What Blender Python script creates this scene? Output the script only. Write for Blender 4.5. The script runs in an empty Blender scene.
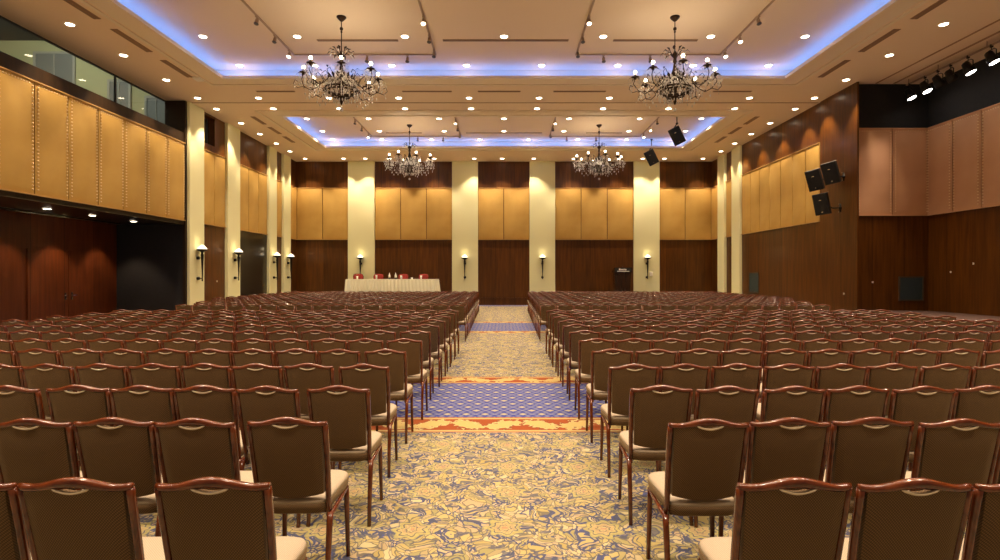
import bpy, math, random
from mathutils import Vector, Matrix
random.seed(7)
SC = bpy.context.scene
COL = SC.collection
PI = math.pi
R = math.radians

# ------------------------------------------------------------------ camera, world, exposure
cam_d = bpy.data.cameras.new('camera')
cam_d.sensor_width = 36.0
cam_d.lens = 20.16
cam_d.shift_x = -0.004
cam_d.shift_y = -0.005
cam_d.clip_end = 200
cam = bpy.data.objects.new('camera', cam_d)
COL.objects.link(cam)
cam.location = (0, 0, 1.77)
cam.rotation_euler = (R(90), 0, 0)
SC.camera = cam
w = bpy.data.worlds.new('world'); SC.world = w
w.use_nodes = True
bg = w.node_tree.nodes['Background']
bg.inputs['Color'].default_value = (1.0, 0.74, 0.48, 1)
bg.inputs['Strength'].default_value = 0.16
SC.view_settings.view_transform = 'Standard'
SC.view_settings.look = 'None'
SC.view_settings.gamma = 1.0
SC.view_settings.use_curve_mapping = False
SC.view_settings.exposure = 0.04
SC.cycles.use_denoising = True
SC.cycles.max_bounces = 8
SC.cycles.diffuse_bounces = 5
SC.cycles.glossy_bounces = 4
SC.cycles.transmission_bounces = 6
SC.cycles.sample_clamp_indirect = 6
SC.cycles.caustics_reflective = False
SC.cycles.caustics_refractive = False

DOWN_W = 585          # watts of a recessed downlight
WARM = (1.0, 0.77, 0.53)

# ------------------------------------------------------------------ room numbers (metres, y = away from the camera)
CEIL = 8.45
TRAY = 8.87
YB = 33.0             # back wall
XW = 12.25            # long walls
XR = 14.84            # wall of the side recesses
FRONT = -3.0
PZ0, PZ1 = 3.84, 6.90 # golden panels

# ------------------------------------------------------------------ materials
def new_mat(name):
    m = bpy.data.materials.new(name); m.use_nodes = True
    nt = m.node_tree
    b = nt.nodes['Principled BSDF']
    return m, nt, b
def N(nt, t, **kw):
    n = nt.nodes.new(t)
    for k, v in kw.items():
        if k.startswith('i_'):
            n.inputs[k[2:]].default_value = v
        else: setattr(n, k, v)
    return n
def plain(name, col, rough=0.5, metal=0.0, coat=0.0, emit=None, es=0.0, spec=None):
    m, nt, b = new_mat(name)
    b.inputs['Base Color'].default_value = (*col, 1)
    b.inputs['Roughness'].default_value = rough
    b.inputs['Metallic'].default_value = metal
    b.inputs['Coat Weight'].default_value = coat
    if spec is not None: b.inputs['Specular IOR Level'].default_value = spec
    if emit:
        b.inputs['Emission Color'].default_value = (*emit, 1)
        b.inputs['Emission Strength'].default_value = es
    # a little procedural unevenness of the surface
    tc = N(nt, 'ShaderNodeTexCoord'); nz = N(nt, 'ShaderNodeTexNoise'); nz.inputs['Scale'].default_value = 9
    nt.links.new(tc.outputs['Object'], nz.inputs['Vector'])
    mr = N(nt, 'ShaderNodeMapRange'); mr.inputs['To Min'].default_value = rough * 0.9; mr.inputs['To Max'].default_value = min(1, rough * 1.1)
    nt.links.new(nz.outputs['Fac'], mr.inputs['Value']); nt.links.new(mr.outputs['Result'], b.inputs['Roughness'])
    return m
def ramp(nt, stops, interp='LINEAR'):
    r = nt.nodes.new('ShaderNodeValToRGB'); cr = r.color_ramp; cr.interpolation = interp
    while len(cr.elements) < len(stops): cr.elements.new(0.5)
    for e, (p, c) in zip(cr.elements, stops):
        e.position = p; e.color = (*c, 1)
    return r
def mixc(nt, fac, a, b, mode='MIX'):
    m = nt.nodes.new('ShaderNodeMix'); m.data_type = 'RGBA'; m.blend_type = mode
    L = nt.links.new
    for s, v in ((0, fac), (6, a), (7, b)):
        if hasattr(v, 'is_linked'): L(v, m.inputs[s])
        elif s == 0: m.inputs[0].default_value = v
        else: m.inputs[s].default_value = (*v, 1)
    return m.outputs[2]
def math_(nt, op, a, b=None, c=None, clamp=False):
    m = nt.nodes.new('ShaderNodeMath'); m.operation = op; m.use_clamp = clamp
    for i, v in enumerate((a, b, c)):
        if v is None: continue
        if hasattr(v, 'is_linked'): nt.links.new(v, m.inputs[i])
        else: m.inputs[i].default_value = v
    return m.outputs[0]

def wood(name, dark, light, rough=0.32, coat=0.35, scale=(1.6, 1.6, 0.12), panel=None):
    m, nt, b = new_mat(name); L = nt.links.new
    tc = N(nt, 'ShaderNodeTexCoord'); mp = N(nt, 'ShaderNodeMapping')
    mp.inputs['Scale'].default_value = scale
    L(tc.outputs['Object'], mp.inputs['Vector'])
    n1 = N(nt, 'ShaderNodeTexNoise'); n1.inputs['Scale'].default_value = 6; n1.inputs['Detail'].default_value = 6
    n1.inputs['Distortion'].default_value = 0.4
    L(mp.outputs[0], n1.inputs['Vector'])
    r = ramp(nt, [(0.3, dark), (0.7, light)]); L(n1.outputs['Fac'], r.inputs[0])
    col = r.outputs[0]
    if panel:                      # joints between the veneered boards, along x or y
        sx = N(nt, 'ShaderNodeSeparateXYZ'); L(tc.outputs['Object'], sx.inputs[0])
        a = math_(nt, 'ADD', sx.outputs[0], sx.outputs[1])
        f = math_(nt, 'FRACT', math_(nt, 'DIVIDE', a, panel))
        g = math_(nt, 'LESS_THAN', f, 0.012)
        col = mixc(nt, g, col, (0.004, 0.002, 0.001))
        idn = N(nt, 'ShaderNodeTexWhiteNoise'); idn.noise_dimensions = '1D'
        L(math_(nt, 'FLOOR', math_(nt, 'DIVIDE', a, panel)), idn.inputs['W'])
        mr = N(nt, 'ShaderNodeMapRange'); mr.inputs['To Min'].default_value = 0.8; mr.inputs['To Max'].default_value = 1.15
        L(idn.outputs['Value'], mr.inputs['Value'])
        hs = N(nt, 'ShaderNodeHueSaturation'); L(col, hs.inputs['Color']); L(mr.outputs[0], hs.inputs['Value'])
        col = hs.outputs[0]
    L(col, b.inputs['Base Color'])
    b.inputs['Roughness'].default_value = rough
    b.inputs['Coat Weight'].default_value = coat
    b.inputs['Coat Roughness'].default_value = 0.15
    b.inputs['Specular IOR Level'].default_value = 0.3
    return m

M = {}
M['wood_wall'] = wood('dark_wood_veneer', (0.064, 0.020, 0.002), (0.125, 0.042, 0.004), 0.38, 0.12, panel=1.12)
M['wood_beam'] = wood('dark_beam_veneer', (0.016, 0.008, 0.002), (0.032, 0.015, 0.004), 0.5, 0.0)
M['wood_red'] = wood('red_brown_veneer', (0.070, 0.016, 0.003), (0.12, 0.03, 0.006), 0.45, 0.1, panel=1.35)
M['wood_black'] = wood('near_black_veneer', (0.012, 0.008, 0.005), (0.02, 0.013, 0.009), 0.3, 0.3)
M['black'] = plain('matt_black_paint', (0.008, 0.009, 0.011), 0.8)
M['cream'] = plain('cream_plaster', (0.80, 0.79, 0.47), 0.8)
M['ceiling'] = plain('warm_white_ceiling_paint', (0.82, 0.68, 0.53), 0.8)
M['cove'] = plain('semi_gloss_ceiling_trim', (0.80, 0.71, 0.58), 0.5)
M['slot'] = plain('brown_slot_diffuser', (0.24, 0.15, 0.095), 0.6)
M['slotline'] = plain('tan_joint', (0.33, 0.2, 0.11), 0.7)
M['frame_gold'] = plain('gold_panel_edge', (0.48, 0.29, 0.10), 0.5)
M['nail'] = plain('pale_brass_nail', (0.85, 0.66, 0.38), 0.4, 0.2)
M['bronze'] = plain('dark_bronze', (0.035, 0.018, 0.009), 0.4, 0.7)
M['black_metal'] = plain('black_metal', (0.012, 0.011, 0.01), 0.4, 0.5)
M['black_plastic'] = plain('black_speaker_shell', (0.012, 0.013, 0.015), 0.5)
M['grey_edge'] = plain('grey_speaker_trim', (0.10, 0.10, 0.11), 0.5)
M['grille'] = plain('black_mesh_grille', (0.006, 0.007, 0.009), 0.7)
M['chrome'] = plain('chrome', (0.7, 0.68, 0.62), 0.2, 1.0)
M['track'] = plain('tan_track_metal', (0.42, 0.30, 0.2), 0.5, 0.2)
M['lens'] = plain('lit_downlight_lens', (1, 1, 1), 0.5, emit=(1.0, 0.83, 0.6), es=14)
M['bulb'] = plain('lit_globe_bulb', (1, 1, 1), 0.5, emit=(1.0, 0.84, 0.58), es=16)
M['flame'] = plain('lit_frosted_shade', (1, 0.95, 0.85), 0.5, emit=(1.0, 0.9, 0.68), es=1.5)
M['stage_lens'] = plain('lit_stage_lens', (1, 1, 1), 0.5, emit=(1.0, 0.93, 0.85), es=14)
M['led'] = plain('blue_led_strip', (0.2, 0.3, 1), 0.5, emit=(0.08, 0.27, 1.0), es=13)
M['stage_carpet'] = plain('brown_stage_carpet', (0.065, 0.032, 0.022), 0.95)
M['linen'] = plain('cream_linen', (0.86, 0.85, 0.64), 0.85)
M['red_fabric'] = plain('red_chair_fabric', (0.30, 0.02, 0.012), 0.8)
M['white'] = plain('white_gloss', (0.85, 0.84, 0.78), 0.4)
M['bottle_body'] = plain('dark_bottle_glass', (0.05, 0.06, 0.06), 0.12, coat=0.6)
M['grille_blue'] = plain('blue_grey_vent', (0.045, 0.075, 0.085), 0.5)
M['vent_frame'] = plain('bronze_vent_frame', (0.09, 0.07, 0.05), 0.4, 0.3)
M['green_wall'] = plain('pale_green_plaster', (0.50, 0.52, 0.30), 0.8)
M['grey_panel'] = plain('grey_door_paint', (0.20, 0.23, 0.23), 0.6)
M['grey_frame'] = plain('pale_grey_frame', (0.38, 0.40, 0.36), 0.6)
M['dark_ceiling'] = plain('dark_grey_ceiling', (0.05, 0.055, 0.06), 0.8)
M['rim'] = plain('handle_rim_glint', (0.62, 0.50, 0.34), 0.45, coat=0.4)  # pale colour stands in for lights reflected off the polished rim
M['lectern'] = wood('lectern_veneer', (0.02, 0.01, 0.006), (0.04, 0.018, 0.01), 0.2, 0.6)

def glass_mat():
    m, nt, b = new_mat('clear_glass')
    b.inputs['Base Color'].default_value = (0.93, 0.97, 0.95, 1)
    b.inputs['Transmission Weight'].default_value = 1.0
    b.inputs['Roughness'].default_value = 0.0
    b.inputs['IOR'].default_value = 1.45
    return m
M['glass'] = glass_mat()
def crystal_mat():
    m, nt, b = new_mat('cut_crystal')
    b.inputs['Base Color'].default_value = (0.9, 0.88, 0.85, 1)
    b.inputs['Transmission Weight'].default_value = 0.2
    b.inputs['Roughness'].default_value = 0.12
    b.inputs['Metallic'].default_value = 0.0
    b.inputs['IOR'].default_value = 1.5
    return m
M['crystal'] = crystal_mat()

def mahogany():
    m, nt, b = new_mat('glossy_mahogany'); L = nt.links.new
    tc = N(nt, 'ShaderNodeTexCoord'); mp = N(nt, 'ShaderNodeMapping'); mp.inputs['Scale'].default_value = (3, 18, 3)
    L(tc.outputs['Object'], mp.inputs[0])
    n = N(nt, 'ShaderNodeTexNoise'); n.inputs['Scale'].default_value = 4; n.inputs['Detail'].default_value = 4; L(mp.outputs[0], n.inputs['Vector'])
    r = ramp(nt, [(0.3, (0.065, 0.010, 0.002)), (0.7, (0.17, 0.038, 0.008))]); L(n.outputs['Fac'], r.inputs[0])
    L(r.outputs[0], b.inputs['Base Color'])
    b.inputs['Roughness'].default_value = 0.22; b.inputs['Coat Weight'].default_value = 0.35; b.inputs['Coat Roughness'].default_value = 0.06
    return m
M['mahogany'] = mahogany()

def chair_fabric(name, base, dot, scale=95):
    m, nt, b = new_mat(name); L = nt.links.new
    tc = N(nt, 'ShaderNodeTexCoord')
    sp = N(nt, 'ShaderNodeSeparateXYZ'); L(tc.outputs['Object'], sp.inputs[0])
    q = math_(nt, 'ADD', sp.outputs[1], sp.outputs[2]); cb = N(nt, 'ShaderNodeCombineXYZ')
    L(math_(nt, 'ADD', sp.outputs[0], q), cb.inputs[0]); L(math_(nt, 'SUBTRACT', sp.outputs[0], q), cb.inputs[1])
    v = N(nt, 'ShaderNodeTexVoronoi', voronoi_dimensions='2D'); v.inputs['Scale'].default_value = scale; v.inputs['Randomness'].default_value = 0.0
    L(cb.outputs[0], v.inputs['Vector'])
    f = math_(nt, 'LESS_THAN', v.outputs['Distance'], 0.40)
    c = mixc(nt, f, base, dot)
    L(c, b.inputs['Base Color'])
    b.inputs['Roughness'].default_value = 0.85
    b.inputs['Sheen Weight'].default_value = 0.25
    b.inputs['Sheen Roughness'].default_value = 0.5
    b.inputs['Sheen Tint'].default_value = (0.9, 0.7, 0.4, 1)
    return m
M['fabric'] = chair_fabric('brown_pinhead_fabric', (0.060, 0.031, 0.010), (0.17, 0.095, 0.036))
M['lit_seat_fabric'] = chair_fabric('lit_pinhead_fabric', (0.36, 0.285, 0.205), (0.48, 0.395, 0.30))  # same chair cloth, paler: light from above is painted into the seat top

def gold_leather():
    m, nt, b = new_mat('golden_panel_cloth'); L = nt.links.new
    tc = N(nt, 'ShaderNodeTexCoord')
    n = N(nt, 'ShaderNodeTexNoise'); n.inputs['Scale'].default_value = 1.1; n.inputs['Detail'].default_value = 5; L(tc.outputs['Object'], n.inputs['Vector'])
    r = ramp(nt, [(0.3, (0.47, 0.28, 0.060)), (0.7, (0.56, 0.355, 0.092))]); L(n.outputs['Fac'], r.inputs[0])
    L(r.outputs[0], b.inputs['Base Color']); b.inputs['Roughness'].default_value = 0.6
    n2 = N(nt, 'ShaderNodeTexNoise'); n2.inputs['Scale'].default_value = 130; L(tc.outputs['Object'], n2.inputs['Vector'])
    bp = N(nt, 'ShaderNodeBump'); bp.inputs['Strength'].default_value = 0.08; bp.inputs['Distance'].default_value = 0.01
    L(n2.outputs['Fac'], bp.inputs['Height']); L(bp.outputs[0], b.inputs['Normal'])
    return m
M['gold'] = gold_leather()
def pink_leather():
    m, nt, b = new_mat('tan_pink_panel_cloth'); L = nt.links.new
    tc = N(nt, 'ShaderNodeTexCoord')
    n = N(nt, 'ShaderNodeTexNoise'); n.inputs['Scale'].default_value = 1.1; L(tc.outputs['Object'], n.inputs['Vector'])
    r = ramp(nt, [(0.3, (0.54, 0.31, 0.17)), (0.7, (0.62, 0.37, 0.21))]); L(n.outputs['Fac'], r.inputs[0])
    L(r.outputs[0], b.inputs['Base Color']); b.inputs['Roughness'].default_value = 0.6
    return m
M['tan_pink'] = pink_leather()

def carpet():
    m, nt, b = new_mat('patterned_carpet'); L = nt.links.new
    tc = N(nt, 'ShaderNodeTexCoord'); P = tc.outputs['Object']
    sp = N(nt, 'ShaderNodeSeparateXYZ'); L(P, sp.inputs[0]); X, Y = sp.outputs[0], sp.outputs[1]
    # --- floral field: leaves with dark outlines, scrolls, blue gaps
    def warp(scale, amt, src):
        n = N(nt, 'ShaderNodeTexNoise'); n.inputs['Scale'].default_value = scale; n.inputs['Detail'].default_value = 1.5; L(src, n.inputs['Vector'])
        s = N(nt, 'ShaderNodeVectorMath', operation='SUBTRACT'); L(n.outputs['Color'], s.inputs[0]); s.inputs[1].default_value = (0.5, 0.5, 0.5)
        k = N(nt, 'ShaderNodeVectorMath', operation='SCALE'); L(s.outputs[0], k.inputs[0]); k.inputs['Scale'].default_value = amt
        a = N(nt, 'ShaderNodeVectorMath', operation='ADD'); L(src, a.inputs[0]); L(k.outputs[0], a.inputs[1])
        return a.outputs[0]
    W1 = warp(4.5, 0.34, P); W2 = warp(13.0, 0.05, W1)
    mp = N(nt, 'ShaderNodeMapping'); mp.inputs['Scale'].default_value = (1.0, 0.62, 1); mp.inputs['Rotation'].default_value = (0, 0, R(30)); L(W2, mp.inputs[0])
    v = N(nt, 'ShaderNodeTexVoronoi', voronoi_dimensions='2D', feature='F1'); v.inputs['Scale'].default_value = 23.0; L(mp.outputs[0], v.inputs['Vector'])
    ve = N(nt, 'ShaderNodeTexVoronoi', voronoi_dimensions='2D', feature='DISTANCE_TO_EDGE'); ve.inputs['Scale'].default_value = 23.0; L(mp.outputs[0], ve.inputs['Vector'])
    wv = N(nt, 'ShaderNodeTexWave', wave_type='RINGS'); wv.inputs['Scale'].default_value = 3.2; wv.inputs['Distortion'].default_value = 11; wv.inputs['Detail'].default_value = 2
    wv.inputs['Detail Scale'].default_value = 2.2
    L(W1, wv.inputs['Vector'])
    big = N(nt, 'ShaderNodeTexNoise'); big.inputs['Scale'].default_value = 6.5; big.inputs['Detail'].default_value = 2; L(W1, big.inputs['Vector'])
    sepc = N(nt, 'ShaderNodeSeparateColor'); L(v.outputs['Color'], sepc.inputs[0])
    leaf = ramp(nt, [(0.0, (0.36, 0.28, 0.11)), (0.3, (0.45, 0.36, 0.16)), (0.55, (0.29, 0.255, 0.12)), (0.75, (0.43, 0.32, 0.19)), (1.0, (0.50, 0.43, 0.24))])
    L(sepc.outputs[0], leaf.inputs[0])
    edge = math_(nt, 'LESS_THAN', ve.outputs['Distance'], 0.075)
    gap = math_(nt, 'LESS_THAN', ve.outputs['Distance'], 0.17)
    gapm = math_(nt, 'MULTIPLY', gap, math_(nt, 'GREATER_THAN', big.outputs['Fac'], 0.53))
    lin = math_(nt, 'LESS_THAN', wv.outputs['Fac'], 0.10)
    c = mixc(nt, gapm, leaf.outputs[0], (0.075, 0.085, 0.20))
    c = mixc(nt, math_(nt, 'MULTIPLY', edge, 0.75), c, (0.085, 0.085, 0.09))
    c = mixc(nt, math_(nt, 'MULTIPLY', lin, 0.8), c, (0.08, 0.085, 0.13))
    # regular medallions among the leaves
    pc = N(nt, 'ShaderNodeMapping'); pc.inputs['Scale'].default_value = (1.0, 1.0, 0); L(warp(7.0, 0.07, P), pc.inputs[0])
    vm = N(nt, 'ShaderNodeTexVoronoi', voronoi_dimensions='2D', feature='F1'); vm.inputs['Scale'].default_value = 1.55; vm.inputs['Randomness'].default_value = 0.12; L(pc.outputs[0], vm.inputs['Vector'])
    sv = N(nt, 'ShaderNodeVectorMath', operation='SUBTRACT'); L(pc.outputs[0], sv.inputs[0]); L(vm.outputs['Position'], sv.inputs[1])
    ss = N(nt, 'ShaderNodeSeparateXYZ'); L(sv.outputs[0], ss.inputs[0])
    ang = math_(nt, 'ARCTAN2', ss.outputs[1], ss.outputs[0])
    pet = math_(nt, 'MULTIPLY', vm.outputs['Distance'], math_(nt, 'ADD', 1.0, math_(nt, 'MULTIPLY', math_(nt, 'COSINE', math_(nt, 'MULTIPLY', ang, 7.0)), 0.16)))
    med = ramp(nt, [(0.0, (0.42, 0.24, 0.14)), (0.03, (0.45, 0.36, 0.16)), (0.05, (0.09, 0.09, 0.10)), (0.062, (0.42, 0.30, 0.15)), (0.10, (0.44, 0.36, 0.15)), (0.12, (0.08, 0.08, 0.12)), (0.133, (0.40, 0.34, 0.13)), (0.175, (0.34, 0.31, 0.12)), (0.19, (0.08, 0.085, 0.16))], 'CONSTANT')
    L(pet, med.inputs[0])
    c = mixc(nt, math_(nt, 'MULTIPLY', math_(nt, 'LESS_THAN', pet, 0.202), 0.75), c, med.outputs[0])
    floral = c
    # --- blue lattice
    def cell(coord, per, off=0.0):
        return math_(nt, 'FRACT', math_(nt, 'ADD', math_(nt, 'DIVIDE', coord, per), off))
    row = math_(nt, 'FLOOR', math_(nt, 'DIVIDE', Y, 0.19))
    odd = math_(nt, 'MULTIPLY', math_(nt, 'MODULO', row, 2.0), 0.5)
    fx = math_(nt, 'FRACT', math_(nt, 'ADD', math_(nt, 'DIVIDE', X, 0.24), odd))
    fy = cell(Y, 0.19)
    dx = math_(nt, 'ABSOLUTE', math_(nt, 'SUBTRACT', fx, 0.5)); dy = math_(nt, 'ABSOLUTE', math_(nt, 'SUBTRACT', fy, 0.5))
    d = math_(nt, 'ADD', math_(nt, 'MULTIPLY', dx, 1.1), math_(nt, 'MULTIPLY', dy, 0.9))
    lat = ramp(nt, [(0.0, (0.38, 0.34, 0.22)), (0.24, (0.38, 0.35, 0.26)), (0.28, (0.03, 0.035, 0.12)), (0.36, (0.055, 0.065, 0.27)), (0.50, (0.06, 0.07, 0.29)), (0.55, (0.24, 0.24, 0.28)), (0.62, (0.24, 0.24, 0.28)), (0.68, (0.05, 0.06, 0.26))])
    L(d, lat.inputs[0])
    # --- rust border with cream scrolls
    bx = math_(nt, 'SINE', math_(nt, 'MULTIPLY', X, 2 * PI / 0.86))
    n3 = N(nt, 'ShaderNodeTexNoise'); n3.inputs['Scale'].default_value = 14; n3.inputs['Detail'].default_value = 2; L(P, n3.inputs['Vector'])
    def band_t(y0, y1):
        return math_(nt, 'DIVIDE', math_(nt, 'SUBTRACT', Y, y0), y1 - y0)
    def border(y0, y1):
        t = band_t(y0, y1)
        dd = math_(nt, 'ABSOLUTE', math_(nt, 'SUBTRACT', t, math_(nt, 'ADD', 0.5, math_(nt, 'MULTIPLY', bx, 0.13))))
        lens_ = math_(nt, 'MULTIPLY', math_(nt, 'POWER', math_(nt, 'ABSOLUTE', math_(nt, 'COSINE', math_(nt, 'MULTIPLY', X, PI / 0.43))), 0.7), -0.25)
        bump = math_(nt, 'ADD', math_(nt, 'ADD', dd, lens_), math_(nt, 'MULTIPLY', math_(nt, 'SUBTRACT', n3.outputs['Fac'], 0.42), 0.7))
        r = ramp(nt, [(0.0, (0.46, 0.34, 0.13)), (0.05, (0.50, 0.40, 0.20)), (0.085, (0.12, 0.05, 0.03)), (0.12, (0.26, 0.065, 0.022)), (1.0, (0.28, 0.075, 0.026))])
        L(bump, r.inputs[0])
        e = math_(nt, 'ABSOLUTE', math_(nt, 'SUBTRACT', t, 0.5))
        c = mixc(nt, math_(nt, 'GREATER_THAN', e, 0.36), r.outputs[0], (0.42, 0.32, 0.14))
        c = mixc(nt, math_(nt, 'GREATER_THAN', e, 0.45), c, (0.32, 0.10, 0.04))
        return c
    def between(a, b_):
        return math_(nt, 'MULTIPLY', math_(nt, 'GREATER_THAN', Y, a), math_(nt, 'LESS_THAN', Y, b_))
    c = floral
    for (a0, a1, b0, b1) in ((6.30, 6.97, 9.15, 9.75), (17.1, 17.7, 20.7, 21.3)):
        c = mixc(nt, between(a1, b0), c, lat.outputs[0])
        c = mixc(nt, between(a0, a1), c, border(a0, a1))
        c = mixc(nt, between(b0, b1), c, border(b0, b1))
    c = mixc(nt, between(31.6, 34.0), c, lat.outputs[0])
    L(c, b.inputs['Base Color'])
    b.inputs['Roughness'].default_value = 0.95
    b.inputs['Specular IOR Level'].default_value = 0.1
    n4 = N(nt, 'ShaderNodeTexNoise'); n4.inputs['Scale'].default_value = 220; L(P, n4.inputs['Vector'])
    bp = N(nt, 'ShaderNodeBump'); bp.inputs['Strength'].default_value = 0.25; bp.inputs['Distance'].default_value = 0.006
    L(n4.outputs['Fac'], bp.inputs['Height']); L(bp.outputs[0], b.inputs['Normal'])
    return m
M['carpet'] = carpet()

# ------------------------------------------------------------------ mesh collector
class MB:
    def __init__(s): s.v = []; s.f = []; s.mi = []; s.mats = []; s.sm = []; s.cur = 0; s.smooth = False
    def mat(s, m):
        if m not in s.mats: s.mats.append(m)
        s.cur = s.mats.index(m); return s
    def add(s, vs, fs, smooth=None):
        o = len(s.v); s.v += [tuple(v) for v in vs]
        sm = s.smooth if smooth is None else smooth
        for f in fs: s.f.append(tuple(i + o for i in f)); s.mi.append(s.cur); s.sm.append(sm)
    def box(s, x0, x1, y0, y1, z0, z1, bev=0.0):
        if bev <= 0:
            vs = [(x, y, z) for z in (z0, z1) for y in (y0, y1) for x in (x0, x1)]
            s.add(vs, [(0, 2, 3, 1), (4, 5, 7, 6), (0, 1, 5, 4), (1, 3, 7, 5), (3, 2, 6, 7), (2, 0, 4, 6)], False)
        else:
            b = bev
            def ring(z, i): return [(x0 + i, y0 + b, z), (x0 + b, y0 + i, z), (x1 - b, y0 + i, z), (x1 - i, y0 + b, z), (x1 - i, y1 - b, z), (x1 - b, y1 - i, z), (x0 + b, y1 - i, z), (x0 + i, y1 - b, z)]
            s.loft([ring(z0, b), ring(z0 + b, 0), ring(z1 - b, 0), ring(z1, b)], True, False)
    def obox(s, c, size, rot):      # oriented box
        hx, hy, hz = size[0] / 2, size[1] / 2, size[2] / 2
        vs = [Vector(c) + rot @ Vector((x, y, z)) for z in (-hz, hz) for y in (-hy, hy) for x in (-hx, hx)]
        s.add(vs, [(0, 2, 3, 1), (4, 5, 7, 6), (0, 1, 5, 4), (1, 3, 7, 5), (3, 2, 6, 7), (2, 0, 4, 6)], False)
    def loft(s, rings, caps=True, smooth=True, close=True):
        n = len(rings[0]); o = []
        vs = [p for r in rings for p in r]; fs = []
        for i in range(len(rings) - 1):
            for j in range(n if close else n - 1):
                k = (j + 1) % n
                fs.append((i * n + j, i * n + k, (i + 1) * n + k, (i + 1) * n + j))
        if caps:
            fs.append(tuple(range(n - 1, -1, -1))); fs.append(tuple((len(rings) - 1) * n + j for j in range(n)))
        s.add(vs, fs, smooth)
    def tube(s, pts, r, n=8, flat=1.0, caps=True, up=None):
        pts = [Vector(p) for p in pts]; rings = []
        rr = r if isinstance(r, (list, tuple)) else [r] * len(pts)
        a = None
        for i, p in enumerate(pts):
            d = (pts[min(i + 1, len(pts) - 1)] - pts[max(i - 1, 0)]).normalized()
            if a is None:
                u = Vector(up) if up else (Vector((0, 0, 1)) if abs(d.z) < 0.9 else Vector((0, 1, 0)))
                a = d.cross(u).normalized()
            else:
                a = (a - d * a.dot(d)).normalized()
            b = d.cross(a).normalized()
            ph = PI / n
            rings.append([p + (a * math.cos(t) * rr[i] + b * math.sin(t) * rr[i] * flat) for t in [ph + 2 * PI * k / n for k in range(n)]])
        s.loft(rings, caps, True)
    def lathe(s, prof, n=16, c=(0, 0, 0), smooth=True):
        rings = [[(c[0] + r * math.cos(2 * PI * k / n), c[1] + r * math.sin(2 * PI * k / n), c[2] + z) for k in range(n)] for r, z in prof]
        s.loft(rings, True, smooth)
    def ball(s, c, r, n=8, m=5, sz=1.0):
        rings = []
        for i in range(1, m):
            t = PI * i / m
            rings.append([(c[0] + r * math.sin(t) * math.cos(2 * PI * k / n), c[1] + r * math.sin(t) * math.sin(2 * PI * k / n), c[2] - r * sz * math.cos(t)) for k in range(n)])
        s.loft(rings, True, True)
    def octa(s, c, r, h):
        x, y, z = c; r *= 1.25; h *= 1.15
        s.add([(x, y, z - h), (x + r, y, z), (x, y + r, z), (x - r, y, z), (x, y - r, z), (x, y, z + h * 0.7)],
              [(0, 2, 1), (0, 3, 2), (0, 4, 3), (0, 1, 4), (5, 1, 2), (5, 2, 3), (5, 3, 4), (5, 4, 1)], False)
    def mesh(s, name):
        me = bpy.data.meshes.new(name); me.from_pydata(s.v, [], s.f)
        for m in (s.mats or [M['white']]): me.materials.append(m)
        me.polygons.foreach_set('material_index', s.mi); me.polygons.foreach_set('use_smooth', s.sm)
        me.update(); return me
    def build(s, name, parent=None, loc=None, rot=None):
        o = bpy.data.objects.new(name, s.mesh(name)); COL.objects.link(o)
        if parent: o.parent = parent
        if loc is not None: o.location = loc
        if rot is not None: o.rotation_euler = rot
        return o

def tag(o, label=None, cat=None, group=None, kind=None):
    if label: o['label'] = label
    if cat: o['category'] = cat
    if group: o['group'] = group
    if kind: o['kind'] = kind
    return o
def empty(name, loc, rz=0):
    o = bpy.data.objects.new(name, None); COL.objects.link(o); o.location = loc; o.rotation_euler = (0, 0, rz)
    o.empty_display_size = 0.2
    return o
def struct(name, mb): return tag(mb.build(name), kind='structure')
def copy_tree(o, parent=None):
    c = o.copy(); COL.objects.link(c); c.parent = parent
    for ch in [x for x in CH.get(o.name, [])]: copy_tree(ch, c)
    return c
CH = {}
def reg(root):      # remember the parts of a prototype so that it can be copied
    def rec(o):
        kids = [k for k in bpy.data.objects if k.parent == o]
        CH[o.name] = kids
        for k in kids: rec(k)
    rec(root)
ORD = ['first', 'second', 'third', 'fourth', 'fifth', 'sixth', 'seventh', 'eighth', 'ninth', 'tenth', 'eleventh', 'twelfth', 'thirteenth', 'fourteenth', 'fifteenth', 'sixteenth', 'seventeenth', 'eighteenth', 'nineteenth', 'twentieth']

# ------------------------------------------------------------------ floor
b = MB().mat(M['carpet']); b.box(-XR, XR, FRONT, YB + 0.2, -0.1, 0.0); struct('floor', b)

# ------------------------------------------------------------------ ceiling with two coved trays
T1 = (-9.5, 9.5, 5.6, 18.9)
T2 = (-9.3, 9.3, 23.5, 29.2)
b = MB().mat(M['ceiling'])
xs = (-XR, XR)
def strip(x0, x1, y0, y1): b.box(x0, x1, y0, y1, CEIL, CEIL + 0.05)
strip(-13.0, XR, FRONT, T1[2]); strip(-13.0, T1[0], T1[2], T1[3]); strip(T1[1], XR, T1[2], T1[3])
strip(-13.0, XR, T1[3], T2[2]); strip(-13.0, T2[0], T2[2], T2[3]); strip(T2[1], 12.4, T2[2], T2[3]); strip(-13.0, 12.4, T2[3], YB + 0.2)
for T in (T1, T2):
    x0, x1, y0, y1 = T
    e = 0.5
    b.mat(M['ceiling']); b.box(x0 - e, x1 + e, y0 - e, y1 + e, TRAY, TRAY + 0.05)
    b.mat(M['cove'])
    b.box(x0 - e - 0.05, x0 - e, y0 - e, y1 + e, CEIL + 0.05, TRAY); b.box(x1 + e, x1 + e + 0.05, y0 - e, y1 + e, CEIL + 0.05, TRAY)
    b.box(x0 - e, x1 + e, y0 - e - 0.05, y0 - e, CEIL + 0.05, TRAY); b.box(x0 - e, x1 + e, y1 + e, y1 + e + 0.05, CEIL + 0.05, TRAY)
struct('ceiling', b)
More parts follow.
